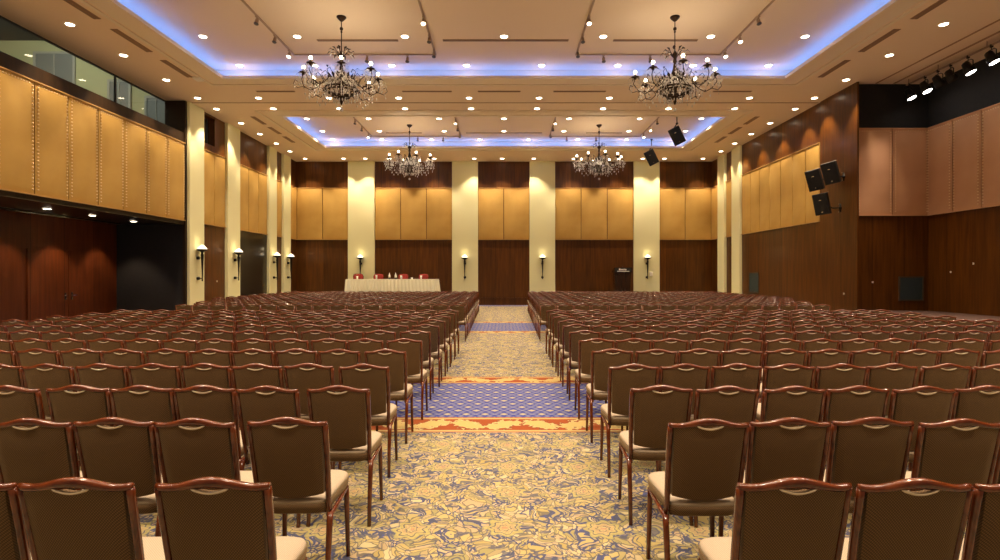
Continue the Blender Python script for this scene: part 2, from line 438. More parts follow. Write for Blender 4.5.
# stepped mouldings under the tray rims
k = 0
for T in (T1, T2):
    for (off, wd, dz) in ((0.0, 0.16, 0.05), (0.16, 0.45, 0.03), (0.70, 0.10, 0.035)):
        k += 1
        x0, x1, y0, y1 = T[0] - off, T[1] + off, T[2] - off, T[3] + off
        b = MB().mat(M['cove']); z0, z1 = CEIL - dz, CEIL
        b.box(x0 - wd, x0, y0 - wd, y1 + wd, z0, z1); b.box(x1, x1 + wd, y0 - wd, y1 + wd, z0, z1)
        b.box(x0, x1, y0 - wd, y0, z0, z1); b.box(x0, x1, y1, y1 + wd, z0, z1)
        struct('trim_%d' % k, b)
# joint lines across and along the ceiling
b = MB().mat(M['slotline']); b.box(-12.2, 12.2, 21.68, 21.74, CEIL - 0.012, CEIL); struct('trim_7', b)
b = MB().mat(M['slotline']); b.box(12.93, 12.98, FRONT, 19.5, CEIL - 0.02, CEIL); b.box(13.55, 13.62, FRONT, 19.5, CEIL - 0.02, CEIL); struct('trim_8', b)

for i, (T, txt) in enumerate(((T1, 'near'), (T2, 'far'))):
    x0, x1, y0, y1 = T
    b = MB().mat(M['led']); h0, h1 = CEIL + 0.052, CEIL + 0.082; o = 0.26; wd = 0.05
    b.box(x0 - o - wd, x0 - o, y0 - o, y1 + o, h0, h1); b.box(x1 + o, x1 + o + wd, y0 - o, y1 + o, h0, h1)
    b.box(x0 - o, x1 + o, y0 - o - wd, y0 - o, h0, h1); b.box(x0 - o, x1 + o, y1 + o, y1 + o + wd, h0, h1)
    tag(b.build('cove_light_strip'), 'blue light strip glowing around the rim of the ' + ('larger ceiling tray' if i == 0 else 'smaller ceiling tray behind the larger one'), 'light strip', 'cove light strips')

# ------------------------------------------------------------------ walls
# left: deep recess below, panelled beam above it, glass gallery on top
b = MB().mat(M['wood_beam']); b.box(-12.9, -XW, FRONT, 21.45, 3.74, 7.22)
b.mat(M['wood_black']); b.box(-XR, -XW, FRONT, 21.45, 3.70, 3.76)
b.mat(M['wood_red']); b.box(-XR - 0.2, -XR, FRONT, 21.45, 0, 3.72)
b.mat(M['black']); b.box(-XR - 0.2, -XW, 21.45, 21.55, 0, 3.76)
b.mat(M['wood_beam']); b.box(-13.0, -12.2, 21.45, 21.56, 3.76, CEIL); b.box(-12.3, -12.2, 21.44, 21.56, 0, 3.76); b.mat(M['wood_wall'])       # dark pier beside the first pilaster
b.box(-12.9, -XW, 21.56, 22.68, 0, CEIL); b.box(-12.9, -XW, 22.68, 23.72, 0, 7.2); b.box(-12.9, -XW, 22.68, 23.72, 8.36, CEIL)
b.box(-12.9, -XW, 23.72, 25.72, 0, CEIL)
b.box(-12.9, -XW, 25.72, 28.9, 3.84, CEIL); b.mat(M['wood_black']); b.box(-12.9, -XW, 25.72, 28.9, 0, 3.84)
b.mat(M['wood_wall']); b.box(-12.9, -XW, 28.9, YB, 0, CEIL)
struct('wall_left', b)
b = MB().mat(M['wood_wall']); b.box(XW, XW + 0.3, 19.82, YB, 0, CEIL); b.box(XW - 0.05, XW + 0.02, 19.35, 21.62, 0, CEIL); struct('wall_right', b)
b = MB().mat(M['wood_wall']); b.box(XW + 0.02, XR + 0.2, 19.6, 19.8, 0, PZ1); b.mat(M['black']); b.box(XW + 0.02, XR + 0.2, 19.6, 19.8, PZ1, CEIL); struct('wall_stage_end', b)
b = MB().mat(M['wood_wall']); b.box(XR, XR + 0.2, FRONT, 19.59, 0, PZ1); b.mat(M['black']); b.box(XR, XR + 0.2, FRONT, 19.59, PZ1, CEIL); struct('wall_stage_side', b)
b = MB().mat(M['wood_wall']); b.box(-13.0, 13.0, YB, YB + 0.2, 0, CEIL); struct('wall_back', b)
b = MB().mat(M['wood_wall']); b.box(-XW, XW, YB - 0.04, YB, 0, 0.42); b.box(-XW, XW, YB - 0.055, YB, 0.36, 0.43); struct('baseboard_back', b)
b = MB().mat(M['wood_wall']); b.box(-XW, -XW + 0.03, 21.6, YB, 0, 0.2); struct('baseboard_left', b)

# cream pilasters
k = 9
COLS_BACK = ((-9.16, -7.6), (-3.05, -1.53), (1.5, 3.0), (7.62, 9.13))
for (a, c) in COLS_BACK:
    b = MB().mat(M['cream']); b.box(a, c, YB - 0.16, YB, 0, CEIL, 0.012); struct('trim_%d' % k, b); k += 1
COLS_LEFT = ((21.56, 22.62), (24.55, 25.7), (28.9, 29.85), (30.8, 31.8))
for (a, c) in COLS_LEFT:
    b = MB().mat(M['cream']); b.box(-XW, -12.1, a, c, 0, CEIL, 0.012); struct('trim_%d' % k, b); k += 1
for (a, c) in ((28.8, 29.8), (30.8, 31.75)):
    b = MB().mat(M['cream']); b.box(12.1, XW, a, c, 0, CEIL, 0.012); struct('trim_%d' % k, b); k += 1

# gallery behind the glass, upper left
b = MB().mat(M['green_wall']); b.box(-23, -12.9, 24.2, 24.4, 7.0, 12); b.mat(M['green_wall']); b.box(-23.2, -23, 5, 24.4, 7, 12)
b.mat(M['dark_ceiling']); b.box(-23, -13.06, 5, 24.4, 11.9, 12.0); b.box(-13.06, -12.96, 5, 24.4, CEIL + 0.06, 12)
b.mat(M['grey_panel']); b.box(-23, -12.9, 5, 24.4, 6.98, 7.05)
struct('wall_gallery', b)
b = MB().mat(M['dark_ceiling'])
b.box(-13.02, -12.96, FRONT, 21.45, 8.40, CEIL); b.box(-13.02, -12.96, FRONT, 21.45, 7.12, 7.18)
for y in (8.5, 18.7): b.box(-13.02, -12.96, y - 0.03, y + 0.03, 7.12, CEIL)
fr = tag(b.build('window_1'), kind='structure')
b = MB().mat(M['glass']); b.box(-13.0, -12.985, FRONT, 21.45, 7.15, 8.42); g = b.build('window_pane', fr)
b = MB().mat(M['dark_ceiling']); b.box(-12.6, -12.55, 22.68, 22.73, 7.2, 8.36); b.box(-12.6, -12.55, 23.67, 23.72, 7.2, 8.36); b.box(-12.6, -12.55, 22.73, 23.67, 7.2, 7.25); b.box(-12.6, -12.55, 22.73, 23.67, 8.31, 8.36)
fr = tag(b.build('window_2'), kind='structure')
b = MB().mat(M['glass']); b.box(-12.585, -12.57, 22.73, 23.67, 7.25, 8.31); b.build('window_pane', fr)
for kk, (a, c, zt) in enumerate(((-20.2, -18.6, 11.3), (-17.0, -16.2, 10.1), (-15.4, -14.6, 9.4))):
    b = MB().mat(M['grey_frame']); b.box(a - 0.1, a, 24.12, 24.2, 7.05, zt + 0.1); b.box(c, c + 0.1, 24.12, 24.2, 7.05, zt + 0.1); b.box(a, c, 24.12, 24.2, zt, zt + 0.1)
    b.mat(M['grey_panel']); b.box(a, c, 24.15, 24.2, 7.05, zt); b.mat(M['grey_frame']); b.box((a + c) / 2 - 0.02, (a + c) / 2 + 0.02, 24.13, 24.15, 7.05, zt)
    struct('door_%d' % (kk + 1), b)
for kk, (x, y) in enumerate(((-19.0, 19.0), (-16.5, 21.5), (-18.5, 22.8))):
    t = empty('gallery_downlight', (x, y, 11.9)); b = MB().mat(M['white']); b.lathe([(0.16, 0), (0.16, -0.03), (0.12, -0.03)], 16); b.build('trim_ring', t)
    b = MB().mat(M['lens']); b.lathe([(0.115, -0.02), (0.115, -0.035)], 16); b.build('lens', t)
    tag(t, 'small round light on the gallery ceiling behind glass, %s' % ('farthest from the pilasters', 'above the grey doors', 'closest to the pale green wall')[kk], 'ceiling light', 'gallery lights behind the glass')
ld = bpy.data.lights.new('gallery_lamp', 'POINT'); ld.energy = 500; ld.color = (1.0, 0.93, 0.75); ld.shadow_soft_size = 0.3
lo = bpy.data.objects.new('gallery_lamp', ld); COL.objects.link(lo); lo.location = (-17.5, 19.5, 11.3)

# doors in the left recess
b = MB().mat(M['wood_red']); b.box(-XR, -XR + 0.04, 17.4, 19.02, 0.02, 2.6); b.box(-XR, -XR + 0.04, 19.05, 20.7, 0.02, 2.6)
dr = tag(b.build('door_4'), kind='structure')
b = MB().mat(M['chrome'])
for y, s in ((18.9, -1), (19.17, 1)):
    b.box(-XR + 0.04, -XR + 0.055, y - 0.03, y + 0.03, 0.93, 1.17); b.tube([(-XR + 0.05, y, 1.08), (-XR + 0.12, y, 1.08), (-XR + 0.12, y + s * 0.15, 1.08)], 0.014, 8)
tag(b.build('door_handle', dr), 'chrome lever handles')
# brown stage platform in the right recess
b = MB().mat(M['stage_carpet']); b.box(12.34, XR - 0.02, FRONT + 0.1, 19.57, 0, 0.53, 0.01)
b.mat(M['wood_wall']); b.box(12.30, 12.34, FRONT + 0.1, 19.57, 0, 0.52)
tag(b.build('stage_platform'), 'low brown carpeted stage platform along the recessed wall with the pink tan panels', 'stage')

# ------------------------------------------------------------------ padded wall panels
def wall_panel(p, rz, width, label, group, nails=False, mat='gold', z0=PZ0, z1=PZ1):
    """p: left bottom corner seen from the front, panel runs along local +x, faces local -y."""
    t = empty('wall_panel', (p[0], p[1], z0), rz)
    g = 0.020; h = z1 - z0; w_ = width
    b = MB().mat(M[mat])
    n, mrows = 7, 9
    d0, d1 = -0.045, -0.07
    def yy(u, v):
        e = min(u, 1 - u, v * 3, (1 - v) * 3)
        return d0 + (d1 - d0) * min(1, e * 8)
    vs = []; fs = []
    us = [0, 0.03, 0.12, 0.5, 0.88, 0.97, 1]; vv = [0, 0.012, 0.05, 0.3, 0.5, 0.7, 0.95, 0.988, 1]
    for v in vv:
        for u in us: vs.append((g + u * (w_ - 2 * g), yy(u, v), 0.03 + v * (h - 0.06)))
    for j in range(len(vv) - 1):
        for i in range(len(us) - 1):
            a = j * n + i; fs.append((a, a + 1, a + n + 1, a + n))
    b.add(vs, fs, True)
    b.box(g, w_ - g, -0.044, 0, 0.03, h - 0.03)
    b.build('upholstery', t)
    b = MB().mat(M['frame_gold'] if mat == 'gold' else M[mat])
    b.box(0.004, w_ - 0.004, -0.085, 0, 0, 0.03); b.box(0.004, w_ - 0.004, -0.085, 0, h - 0.03, h)
    b.build('border_frame', t)
    if nails:
        b = MB().mat(M['nail'])
        nn = int((h - 0.3) / 0.095)
        for side in (0.085, w_ - 0.085):
            for i in range(nn + 1): b.ball((side, -0.072, 0.15 + i * 0.095), 0.023, 6, 4)
        ww = int((w_ - 0.2) / 0.085)
        for i in range(ww + 1):
            b.ball((0.11 + i * 0.085, -0.066, h - 0.11), 0.018, 6, 4)
        tag(b.build('nail_trim', t), 'pale brass nail heads')
    tag(t, label, 'wall panel', group)
    return t
# left near wall (faces +x): runs along y; seen from the room, left-to-right is increasing y
seams = [21.4 - 1.14 * i for i in range(0, 12)][::-1]
nv = 0
for i in range(len(seams) - 1):
    if seams[i + 1] < 13.3: continue
    lab = 'golden padded panel with nail heads under the gallery glass, %s from the left picture edge' % ORD[nv]
    wall_panel((-XW, seams[i]), R(90), seams[i + 1] - seams[i] , lab, 'golden panels under the gallery glass', True, 'gold', PZ0, 6.82)
    nv += 1
segs = [((22.64, 24.53), 2, 'between the first and second pilasters'), ((25.72, 28.88), 3, 'between the second and third pilasters'), ((29.87, 30.78), 1, 'between the third and fourth pilasters'), ((31.82, 33.0), 1, 'after the fourth pilaster')]
for (a, c), n_, txt in segs:
    for i in range(n_):
        w_ = (c - a) / n_
        wall_panel((-XW, a + i * w_), R(90), w_, 'golden padded panel on the left wall %s%s' % (txt, ', %s of %s' % (('nearest', 'middle', 'farthest')[i if n_ == 3 else i * 2], ('two', 'three')[n_ - 2]) if n_ > 1 else ''), 'golden panels on the left wall')
rs = [21.67 + i * (28.76 - 21.67) / 7 for i in range(8)]
for i in range(7):
    wall_panel((XW, rs[i + 1]), R(-90), rs[i + 1] - rs[i], 'golden padded panel on the right wall, %s beyond the dark wood pier' % ORD[i], 'golden panels on the right wall')
wall_panel((XW, 30.78), R(-90), 0.95, 'narrow golden panel between the two pilasters of the right wall', 'golden panels on the right wall')
wall_panel((XW, 33.0), R(-90), 1.22, 'golden panel of the right wall in the far corner after the pilasters', 'golden panels on the right wall')
bays = [((-12.2, -9.16), 2, 'in the leftmost bay'), ((-7.6, -3.05), 3, 'in the bay above the clothed head table'), ((-1.53, 1.5), 2, 'in the centre bay over the aisle end'), ((3.0, 7.62), 3, 'in the bay above the lectern'), ((9.13, 12.2), 2, 'in the rightmost bay')]
for (a, c), n_, txt in bays:
    for i in range(n_):
        w_ = (c - a) / n_
        which = (('left', 'right') if n_ == 2 else ('left', 'middle', 'right'))[i]
        wall_panel((a + i * w_, YB), 0, w_, 'golden padded panel on the back wall, %s one %s' % (which, txt), 'golden panels on the back wall')
for i in range(2):
    wall_panel((12.3 + i * 1.27, 19.6), 0, 1.27, 'pink tan nailed panel above the square vent, %s of the pair' % ('left', 'right')[i], 'pink tan panels around the stage', True, 'tan_pink')
for i in range(7):
    wall_panel((XR, 19.6 - i * 1.12), R(-90), 1.12, 'pink tan nailed panel on the stage side wall, %s from the corner' % ORD[i], 'pink tan panels around the stage', True, 'tan_pink')

# ------------------------------------------------------------------ recessed downlights
DL_TRIM = None
def spot(loc, power, angle=100, blend=0.8, color=WARM, rad=0.07, parent=None, rot=None, name='lamp'):
    d = bpy.data.lights.new(name, 'SPOT'); d.energy = power; d.color = color; d.spot_size = R(angle); d.spot_blend = blend; d.shadow_soft_size = rad
    o = bpy.data.objects.new(name, d); COL.objects.link(o); o.location = loc
    if parent: o.parent = parent
    if rot: o.rotation_euler = rot
    return o
def make_dl():
    t = empty('recessed_downlight', (0, 0, 0))
    b = MB().mat(M['white']); b.lathe([(0.14, 0), (0.14, -0.012), (0.110, -0.018), (0.102, -0.004)], 20); b.build('trim_ring', t)
    b = MB().mat(M['lens']); b.lathe([(0.100, -0.016), (0.100, -0.021)], 20); b.build('lens', t)
    return t
dl0 = make_dl(); reg(dl0); first_dl = [True]
def downlight(x, y, z, label, group, power=DOWN_W, angle=105, blend=0.8):
    t = dl0 if first_dl[0] else copy_tree(dl0)
    first_dl[0] = False
    t.location = (x, y, z)
    tag(t, label, 'ceiling light', group)
    if power > 0: spot((0, 0, -0.05), power, angle, blend, parent=t)
X7 = [-8.95, -6.15, -2.95, 0.0, 2.95, 6.15, 8.95]
X8 = [-8.95, -6.4, -3.8, -1.27, 1.27, 3.85, 6.4, 8.95]
XB = [-9.25, -6.6, -3.97, -1.32, 1.32, 3.97, 6.6, 9.25]
def row(xs_, y, z, phrase, group, power=DOWN_W, angle=105, blend=0.8):
    for i, x in enumerate(xs_):
        downlight(x, y, z, 'round recessed ceiling light in the %s, %s from left' % (phrase, ORD[i]), group, power, angle, blend)
row(X7, 16.65, TRAY, 'large tray by the near chandeliers', 'downlights in the large ceiling tray')
row(X8, 18.95, TRAY, 'large tray at its far blue rim', 'downlights in the large ceiling tray', DOWN_W * 0.6)
row(XB, 21.1, CEIL, 'beam between the trays, nearer row', 'downlights between the two trays', DOWN_W * 0.6)
row(XB, 22.45, CEIL, 'beam between the trays, farther row', 'downlights between the two trays', DOWN_W * 0.6)
row(X7, 25.4, TRAY, 'small tray before the far chandeliers', 'downlights in the small ceiling tray', DOWN_W * 0.8)
row(X7, 27.6, TRAY, 'small tray just past the far chandeliers', 'downlights in the small ceiling tray', DOWN_W * 0.8)
row(X8, 29.3, TRAY, 'small tray at its far blue rim', 'downlights in the small ceiling tray', DOWN_W * 0.5)
for i, x in enumerate((-11.4, -9.2, -7.95, -6.6, -4.0, -1.7, -0.1, 1.7, 4.0, 6.6, 7.95, 9.2, 11.4)):
    downlight(x, 32.1, CEIL, 'round recessed light closest to the back wall, %s from left' % ORD[i], 'downlights washing the back wall', DOWN_W * 0.85, 86, 0.5)
for s, sn in ((-1, 'left'), (1, 'right')):
    for i, y in enumerate((14.9, 17.0, 19.15, 21.1, 22.5, 24.6, 26.5, 28.4, 30.2)):
        downlight((-11.55, 0, 11.7)[s + 1], y, CEIL, 'round recessed light along the %s ceiling border, %s from the camera' % (sn, ORD[i]), 'downlights of the %s ceiling border' % sn, DOWN_W * 0.8, 78, 0.5)
# the same kind of lamps carry on overhead, above the top of the picture
for x in X7:
    for y in (6.6, 9.8, 13.1): spot((x, y, TRAY - 0.05), DOWN_W, 105, 0.8, name='overhead_lamp')
for x in XB:
    for y in (1.2, 3.6): spot((x, y, CEIL - 0.05), DOWN_W, 105, 0.8, name='overhead_lamp')
for s in (-1, 1):
    for y in (1.5, 4.0, 6.4, 8.6, 10.7, 12.8): spot((s * 11.6, y, CEIL - 0.05), DOWN_W * 0.8, 78, 0.5, name='overhead_lamp')
# soffit lights of the left recess
for i, y in enumerate((16.3, 18.1, 20.1)):
    t = empty('soffit_light', (-13.3, y, 3.70)); b = MB().mat(M['white']); b.box(-0.09, 0.09, -0.09, 0.09, -0.012, 0, 0.004); b.build('trim_ring', t)
    b = MB().mat(M['lens']); b.box(-0.065, 0.065, -0.065, 0.065, -0.018, -0.012); b.build('lens', t)
    tag(t, 'small pale soffit light under the golden panels of the left recess, %s from the left' % ORD[i], 'ceiling light', 'soffit lights of the left recess')
    spot((-0.75, 0.3, -0.06), 210, 85, 0.5, (1.0, 0.66, 0.4), parent=t)
spot((-14.05, 14.5, 3.64), 210, 85, 0.5, (1.0, 0.66, 0.4), name='overhead_lamp')
b = MB().mat(M['black_metal']); b.box(-14.35, -14.31, FRONT, 20.9, 3.66, 3.70)
t = tag(b.build('curtain_rail'), 'thin dark rail fixed under the soffit of the left recess', 'rail')
b = MB().mat(M['chrome']); b.box(-14.36, -14.30, 16.4, 18.4, 3.635, 3.66); tag(b.build('bracket', t), 'pale metal strip')

# ------------------------------------------------------------------ linear air slots
def slot(x0, x1, y0, y1, z, label, group):
    t = empty('slot_diffuser', ((x0 + x1) / 2, (y0 + y1) / 2, z))
    hx, hy = (x1 - x0) / 2, (y1 - y0) / 2
    b = MB().mat(M['slotline']); b.box(-hx, hx, -hy, hy, -0.010, 0); b.build('frame', t)
    b = MB().mat(M['slot'])
    if hx > hy:
        for k2 in (-1, 1): b.box(-hx + 0.01, hx - 0.01, k2 * hy / 2 - hy * 0.3, k2 * hy / 2 + hy * 0.3, -0.018, -0.010)
    else:
        for k2 in (-1, 1): b.box(k2 * hx / 2 - hx * 0.3, k2 * hx / 2 + hx * 0.3, -hy + 0.01, hy - 0.01, -0.018, -0.010)
    b.build('slot_blade', t)
    tag(t, label, 'air vent', group)
for s, sn in ((-1, 'left'), (1, 'right')):
    for i, (a, c) in enumerate(((13.2, 14.6), (15.2, 16.75), (17.4, 18.9), (23.6, 24.8), (25.3, 26.5), (27.0, 28.2))):
        slot(s * 10.6 - 0.1 + 0.08 * (s > 0), s * 10.6 + 0.1 + 0.08 * (s > 0), a, c, CEIL, 'brown linear air slot in the %s ceiling border, %s from the camera' % (sn, ORD[i]), 'air slots of the %s border' % sn)
for i, (a, c) in enumerate(((-5.65, -3.2), (-1.85, 1.95), (3.3, 5.85))):
    slot(a, c, 16.87, 17.0, TRAY, 'brown linear air slot across the large tray, %s' % ('beside the near chandelier on the left', 'middle one between the near chandeliers', 'beside the near chandelier on the right')[i], 'air slots of the large tray')
for i, (a, c) in enumerate(((-9.0, -7.6), (-6.0, -4.6), (-3.7, -1.9), (-0.95, 0.6), (1.8, 3.7), (5.0, 6.6), (7.6, 9.0))):
    slot(a, c, 20.3, 20.42, CEIL, 'brown air slot across the beam between trays, nearer row, %s from left' % ORD[i], 'air slots between the trays')
for i, (a, c) in enumerate(((-8.9, -7.0), (-5.3, -4.0), (-3.6, -2.4), (-1.0, 1.0), (2.4, 3.6), (4.0, 5.3), (7.0, 8.9))):
    slot(a, c, 23.1, 23.22, CEIL, 'brown air slot across the beam between trays, farther row, %s from left' % ORD[i], 'air slots between the trays')
for i, (a, c) in enumerate(((-5.9, -4.1), (-1.9, 1.9), (4.1, 5.9))):
    slot(a, c, 27.9, 28.02, TRAY, 'brown air slot across the small tray behind the far chandeliers, %s' % ('left', 'middle', 'right')[i], 'air slots of the small tray')
b = MB().mat(M['white']); b.box(-0.12, 0.12, -0.16, 0.16, -0.09, 0, 0.02)
tag(b.build('ceiling_box', loc=(-10.35, 18.95, CEIL)), 'small white box on the left ceiling border at the end of an air slot', 'ceiling box')

# ------------------------------------------------------------------ lighting tracks and their spotlights
M['track_lens'] = plain('lit_track_lens', (1, 1, 1), 0.5, emit=(1.0, 0.85, 0.62), es=10)
def make_spotlight(lit):
    t = empty('track_spotlight', (0, 0, 0))
    b = MB().mat(M['track']); b.box(-0.04, 0.04, -0.06, 0.06, -0.04, 0); b.tube([(0, 0, -0.03), (0, 0, -0.12)], 0.012, 6); b.build('mount', t)
    b = MB().mat(M['track'])
    d = Vector((0, -0.45, -1)).normalized(); c = Vector((0, 0, -0.15))
    b.tube([c - d * 0.08, c - d * 0.06, c + d * 0.10, c + d * 0.14], [0.035, 0.055, 0.06, 0.085], 12); b.build('lamp_head', t)
    b = MB().mat(M['track_lens'] if lit else M['grey_edge']); b.tube([c + d * 0.141, c + d * 0.147], [0.075, 0.07], 12); b.build('lens', t)
    return t
ts_lit = make_spotlight(True); reg(ts_lit); ts_off = make_spotlight(False); reg(ts_off); used_ts = set()
def track(pts, z, label, group):
    b = MB().mat(M['track'])
    for (p, q) in zip(pts[:-1], pts[1:]):
        x0, x1 = sorted((p[0], q[0])); y0, y1 = sorted((p[1], q[1]))
        b.box(x0 - 0.025, x1 + 0.025, y0 - 0.025, y1 + 0.025, z - 0.035, z)
    tag(b.build('lighting_track'), label, 'lighting track', group)
def tspot(x, y, z, lit, label, group, rz=0):
    src = ts_lit if lit else ts_off
    t = copy_tree(src) if src.name in used_ts else src
    used_ts.add(src.name)
    t.location = (x, y, z - 0.035); t.rotation_euler = (0, 0, rz); t.scale = (0.8,) * 3; tag(t, label, 'spotlight', group)
track([(-6.75, 6.5), (-6.75, 18.0), (-2.2, 18.0), (-2.2, 6.5)], TRAY, 'thin lighting track looping round the near chandelier on the left', 'ceiling lighting tracks')
track([(2.32, 6.5), (2.32, 18.0), (6.95, 18.0), (6.95, 6.5)], TRAY, 'thin lighting track looping round the near chandelier on the right', 'ceiling lighting tracks')
track([(-6.75, 24.9), (-6.75, 28.6), (-2.2, 28.6), (-2.2, 24.9)], TRAY, 'thin lighting track looping round the far chandelier on the left', 'ceiling lighting tracks')
track([(2.32, 24.9), (2.32, 28.6), (6.95, 28.6), (6.95, 24.9)], TRAY, 'thin lighting track looping round the far chandelier on the right', 'ceiling lighting tracks')
for nearfar, y_off, ylist in (('near', 0, (15.3, 16.5, 17.6)), ('far', 0, (25.4, 26.6, 27.9))):
    z = TRAY; ye = 18.0 if nearfar == 'near' else 28.6
    for (x, side, litmask) in ((-6.75, 'left arm of the %s left track' % nearfar, (0, 0, 1)), (-2.2, 'right arm of the %s left track' % nearfar, (1, 0, 0)), (2.32, 'left arm of the %s right track' % nearfar, (1, 0, 0)), (6.95, 'right arm of the %s right track' % nearfar, (0, 1, 1))):
        for i, y in enumerate(ylist):
            tspot(x, y, z, litmask[i], '%s track spotlight on the %s, %s from the camera' % ('lit' if litmask[i] else 'unlit', side, ORD[i]), 'track spotlights')
    for (xx, side) in (((-4.4, -3.1), 'left'), ((3.2, 4.7), 'right')):
        for i, x in enumerate(xx):
            tspot(x, ye, z, 0, 'unlit track spotlight on the crossbar of the %s %s track, %s of two' % (nearfar, side, ('left', 'right')[i]), 'track spotlights')

# ------------------------------------------------------------------ chandeliers
def leaf(b, c, d, ln, wd, droop=0.3):
    d = Vector(d).normalized(); s_ = d.cross(Vector((0, 0, 1))); s_ = s_.normalized() if s_.length > 1e-4 else Vector((1, 0, 0))
    c = Vector(c); m1 = c + d * ln * 0.5 + Vector((0, 0, 0.02)); tip = c + d * ln - Vector((0, 0, droop * ln))
    n = s_.cross(d) * 0.008
    b.add([c, m1 + s_ * wd, tip, m1 - s_ * wd, m1 + n, m1 - n * 0.5], [(0, 1, 4), (1, 2, 4), (2, 3, 4), (3, 0, 4), (1, 0, 5), (2, 1, 5), (3, 2, 5), (0, 3, 5)], True)
def make_chandelier():
    rnd = random.Random(3)
    t = empty('chandelier', (0, 0, 0))
    b = MB().mat(M['bronze']); b.lathe([(0.02, -0.13), (0.05, -0.11), (0.10, -0.06), (0.135, -0.02), (0.13, 0)], 20); b.build('canopy', t)
    b = MB().mat(M['bronze']); b.tube([(0, 0, -0.1), (0, 0, -0.95)], 0.014, 8); b.ball((0, 0, -0.32), 0.05, 10, 6); b.ball((0, 0, -0.4), 0.03, 8, 5); b.build('rod', t)
    # leaf crown
    b = MB().mat(M['bronze'])
    b.lathe([(0.02, -1.25), (0.06, -1.2), (0.035, -1.1), (0.07, -1.0), (0.03, -0.92)], 12)
    for k2 in range(8):
        a = 2 * PI * k2 / 8; ca, sa = math.cos(a), math.sin(a)
        b.tube([(0.03 * ca, 0.03 * sa, -1.1), (0.16 * ca, 0.16 * sa, -0.93), (0.28 * ca, 0.28 * sa, -0.95)], 0.009, 5)
        leaf(b, (0.15 * ca, 0.15 * sa, -0.93), (ca, sa, 0.7), 0.16, 0.04, 0.1)
        leaf(b, (0.26 * ca, 0.26 * sa, -0.95), (ca, sa, 0.1), 0.15, 0.035, 0.5)
    b.build('leaf_crown', t)
    # central stem and basket
    b = MB().mat(M['bronze'])
    b.lathe([(0.01, -2.34), (0.03, -2.30), (0.045, -2.25), (0.03, -2.2), (0.12, -2.16), (0.05, -2.1), (0.06, -1.85), (0.11, -1.75), (0.05, -1.62), (0.06, -1.4), (0.03, -1.2)], 14)
    for rr, zz in ((0.44, -1.93), (0.40, -1.99), (0.22, -2.12)):
        b.tube([(rr * math.cos(2 * PI * i / 24), rr * math.sin(2 * PI * i / 24), zz) for i in range(25)], 0.024, 6, caps=False)
    for k2 in range(16):
        a = 2 * PI * k2 / 16; ca, sa = math.cos(a), math.sin(a)
        b.tube([(0.04 * ca, 0.04 * sa, -1.35), (0.12 * ca, 0.12 * sa, -1.6), (0.33 * ca, 0.33 * sa, -1.78), (0.44 * ca, 0.44 * sa, -1.93), (0.22 * ca, 0.22 * sa, -2.12)], 0.010, 5)
        leaf(b, (0.3 * ca, 0.3 * sa, -1.72), (ca, sa, 1.6), 0.2, 0.045, 0.0)
        leaf(b, (0.44 * ca, 0.44 * sa, -1.95), (ca, sa, -0.5), 0.12, 0.04, 0.2)
    b.build('basket', t)
    b = MB().mat(M['crystal'])
    for _ in range(420):
        a = rnd.uniform(0, 2 * PI); rr = rnd.uniform(0.12, 0.48); z = -1.45 - rr * 1.0 + rnd.uniform(-0.1, 0.12)
        b.octa((rr * math.cos(a), rr * math.sin(a), z), 0.016, 0.04)
    for k2 in range(16):
        a = 2 * PI * k2 / 16
        for j, zz in enumerate((-2.02, -2.09, -2.16)): b.octa((0.43 * math.cos(a), 0.43 * math.sin(a), zz), 0.013 + 0.004 * j, 0.035 + 0.01 * j)
        b.octa((0.29 * math.cos(a), 0.29 * math.sin(a), -0.98 - 0.08 * (k2 % 2)), 0.016, 0.045)
        b.octa((0.2 * math.cos(a), 0.2 * math.sin(a), -2.24), 0.018, 0.05)
    b.ball((0, 0, -2.47), 0.05, 10, 6)
    tag(b.build('crystal_drops', t), 'clear crystal drops', kind='stuff')
    for k2 in range(8):
        a = 2 * PI * (k2 + 0.35) / 8; ca, sa = math.cos(a), math.sin(a)
        rr = 1.07 if k2 % 2 else 0.98
        b = MB().mat(M['bronze'])
        prof = [(0.08, -1.75), (0.25, -1.66), (0.45, -1.72), (0.62, -1.92), (0.80, -2.02), (0.98, -1.93), (rr + 0.05, -1.75), (rr, -1.60)]
        b.tube([(r_ * ca, r_ * sa, z_) for r_, z_ in prof], 0.012, 6)
        sc = [(0.98, -1.93), (1.14, -1.98), (1.24, -1.88), (1.2, -1.78), (1.13, -1.82)]
        b.tube([(r_ * ca, r_ * sa, z_) for r_, z_ in sc], 0.009, 5)
        sc = [(0.62, -1.92), (0.72, -1.78), (0.84, -1.72), (0.9, -1.8), (0.85, -1.87)]
        b.tube([(r_ * ca, r_ * sa, z_) for r_, z_ in sc], 0.010, 5)
        sc = [(0.45, -1.72), (0.52, -1.55), (0.42, -1.46), (0.36, -1.54)]
        b.tube([(r_ * ca, r_ * sa, z_) for r_, z_ in sc], 0.010, 5)
        b.lathe([(0.02, -1.63), (0.05, -1.60), (0.10, -1.575), (0.11, -1.56), (0.03, -1.565), (0.028, -1.48), (0.02, -1.48)], 12, (rr * ca, rr * sa, 0))
        for q in range(5):
            aa = a + 2 * PI * q / 5
            leaf(b, (rr * ca, rr * sa, -1.60), (math.cos(aa), math.sin(aa), 0.15), 0.19, 0.04, 0.25)
        for q, (r_, z_) in enumerate(((0.3, -1.67), (0.55, -1.84), (0.75, -2.0), (0.9, -1.98), (0.5, -1.5))):
            leaf(b, (r_ * ca, r_ * sa, z_), (ca + 0.8 * sa * (1 if q % 2 else -1), sa - 0.8 * ca * (1 if q % 2 else -1), 0.4), 0.14, 0.032, 0.2)
        arm = b.build('arm', t)
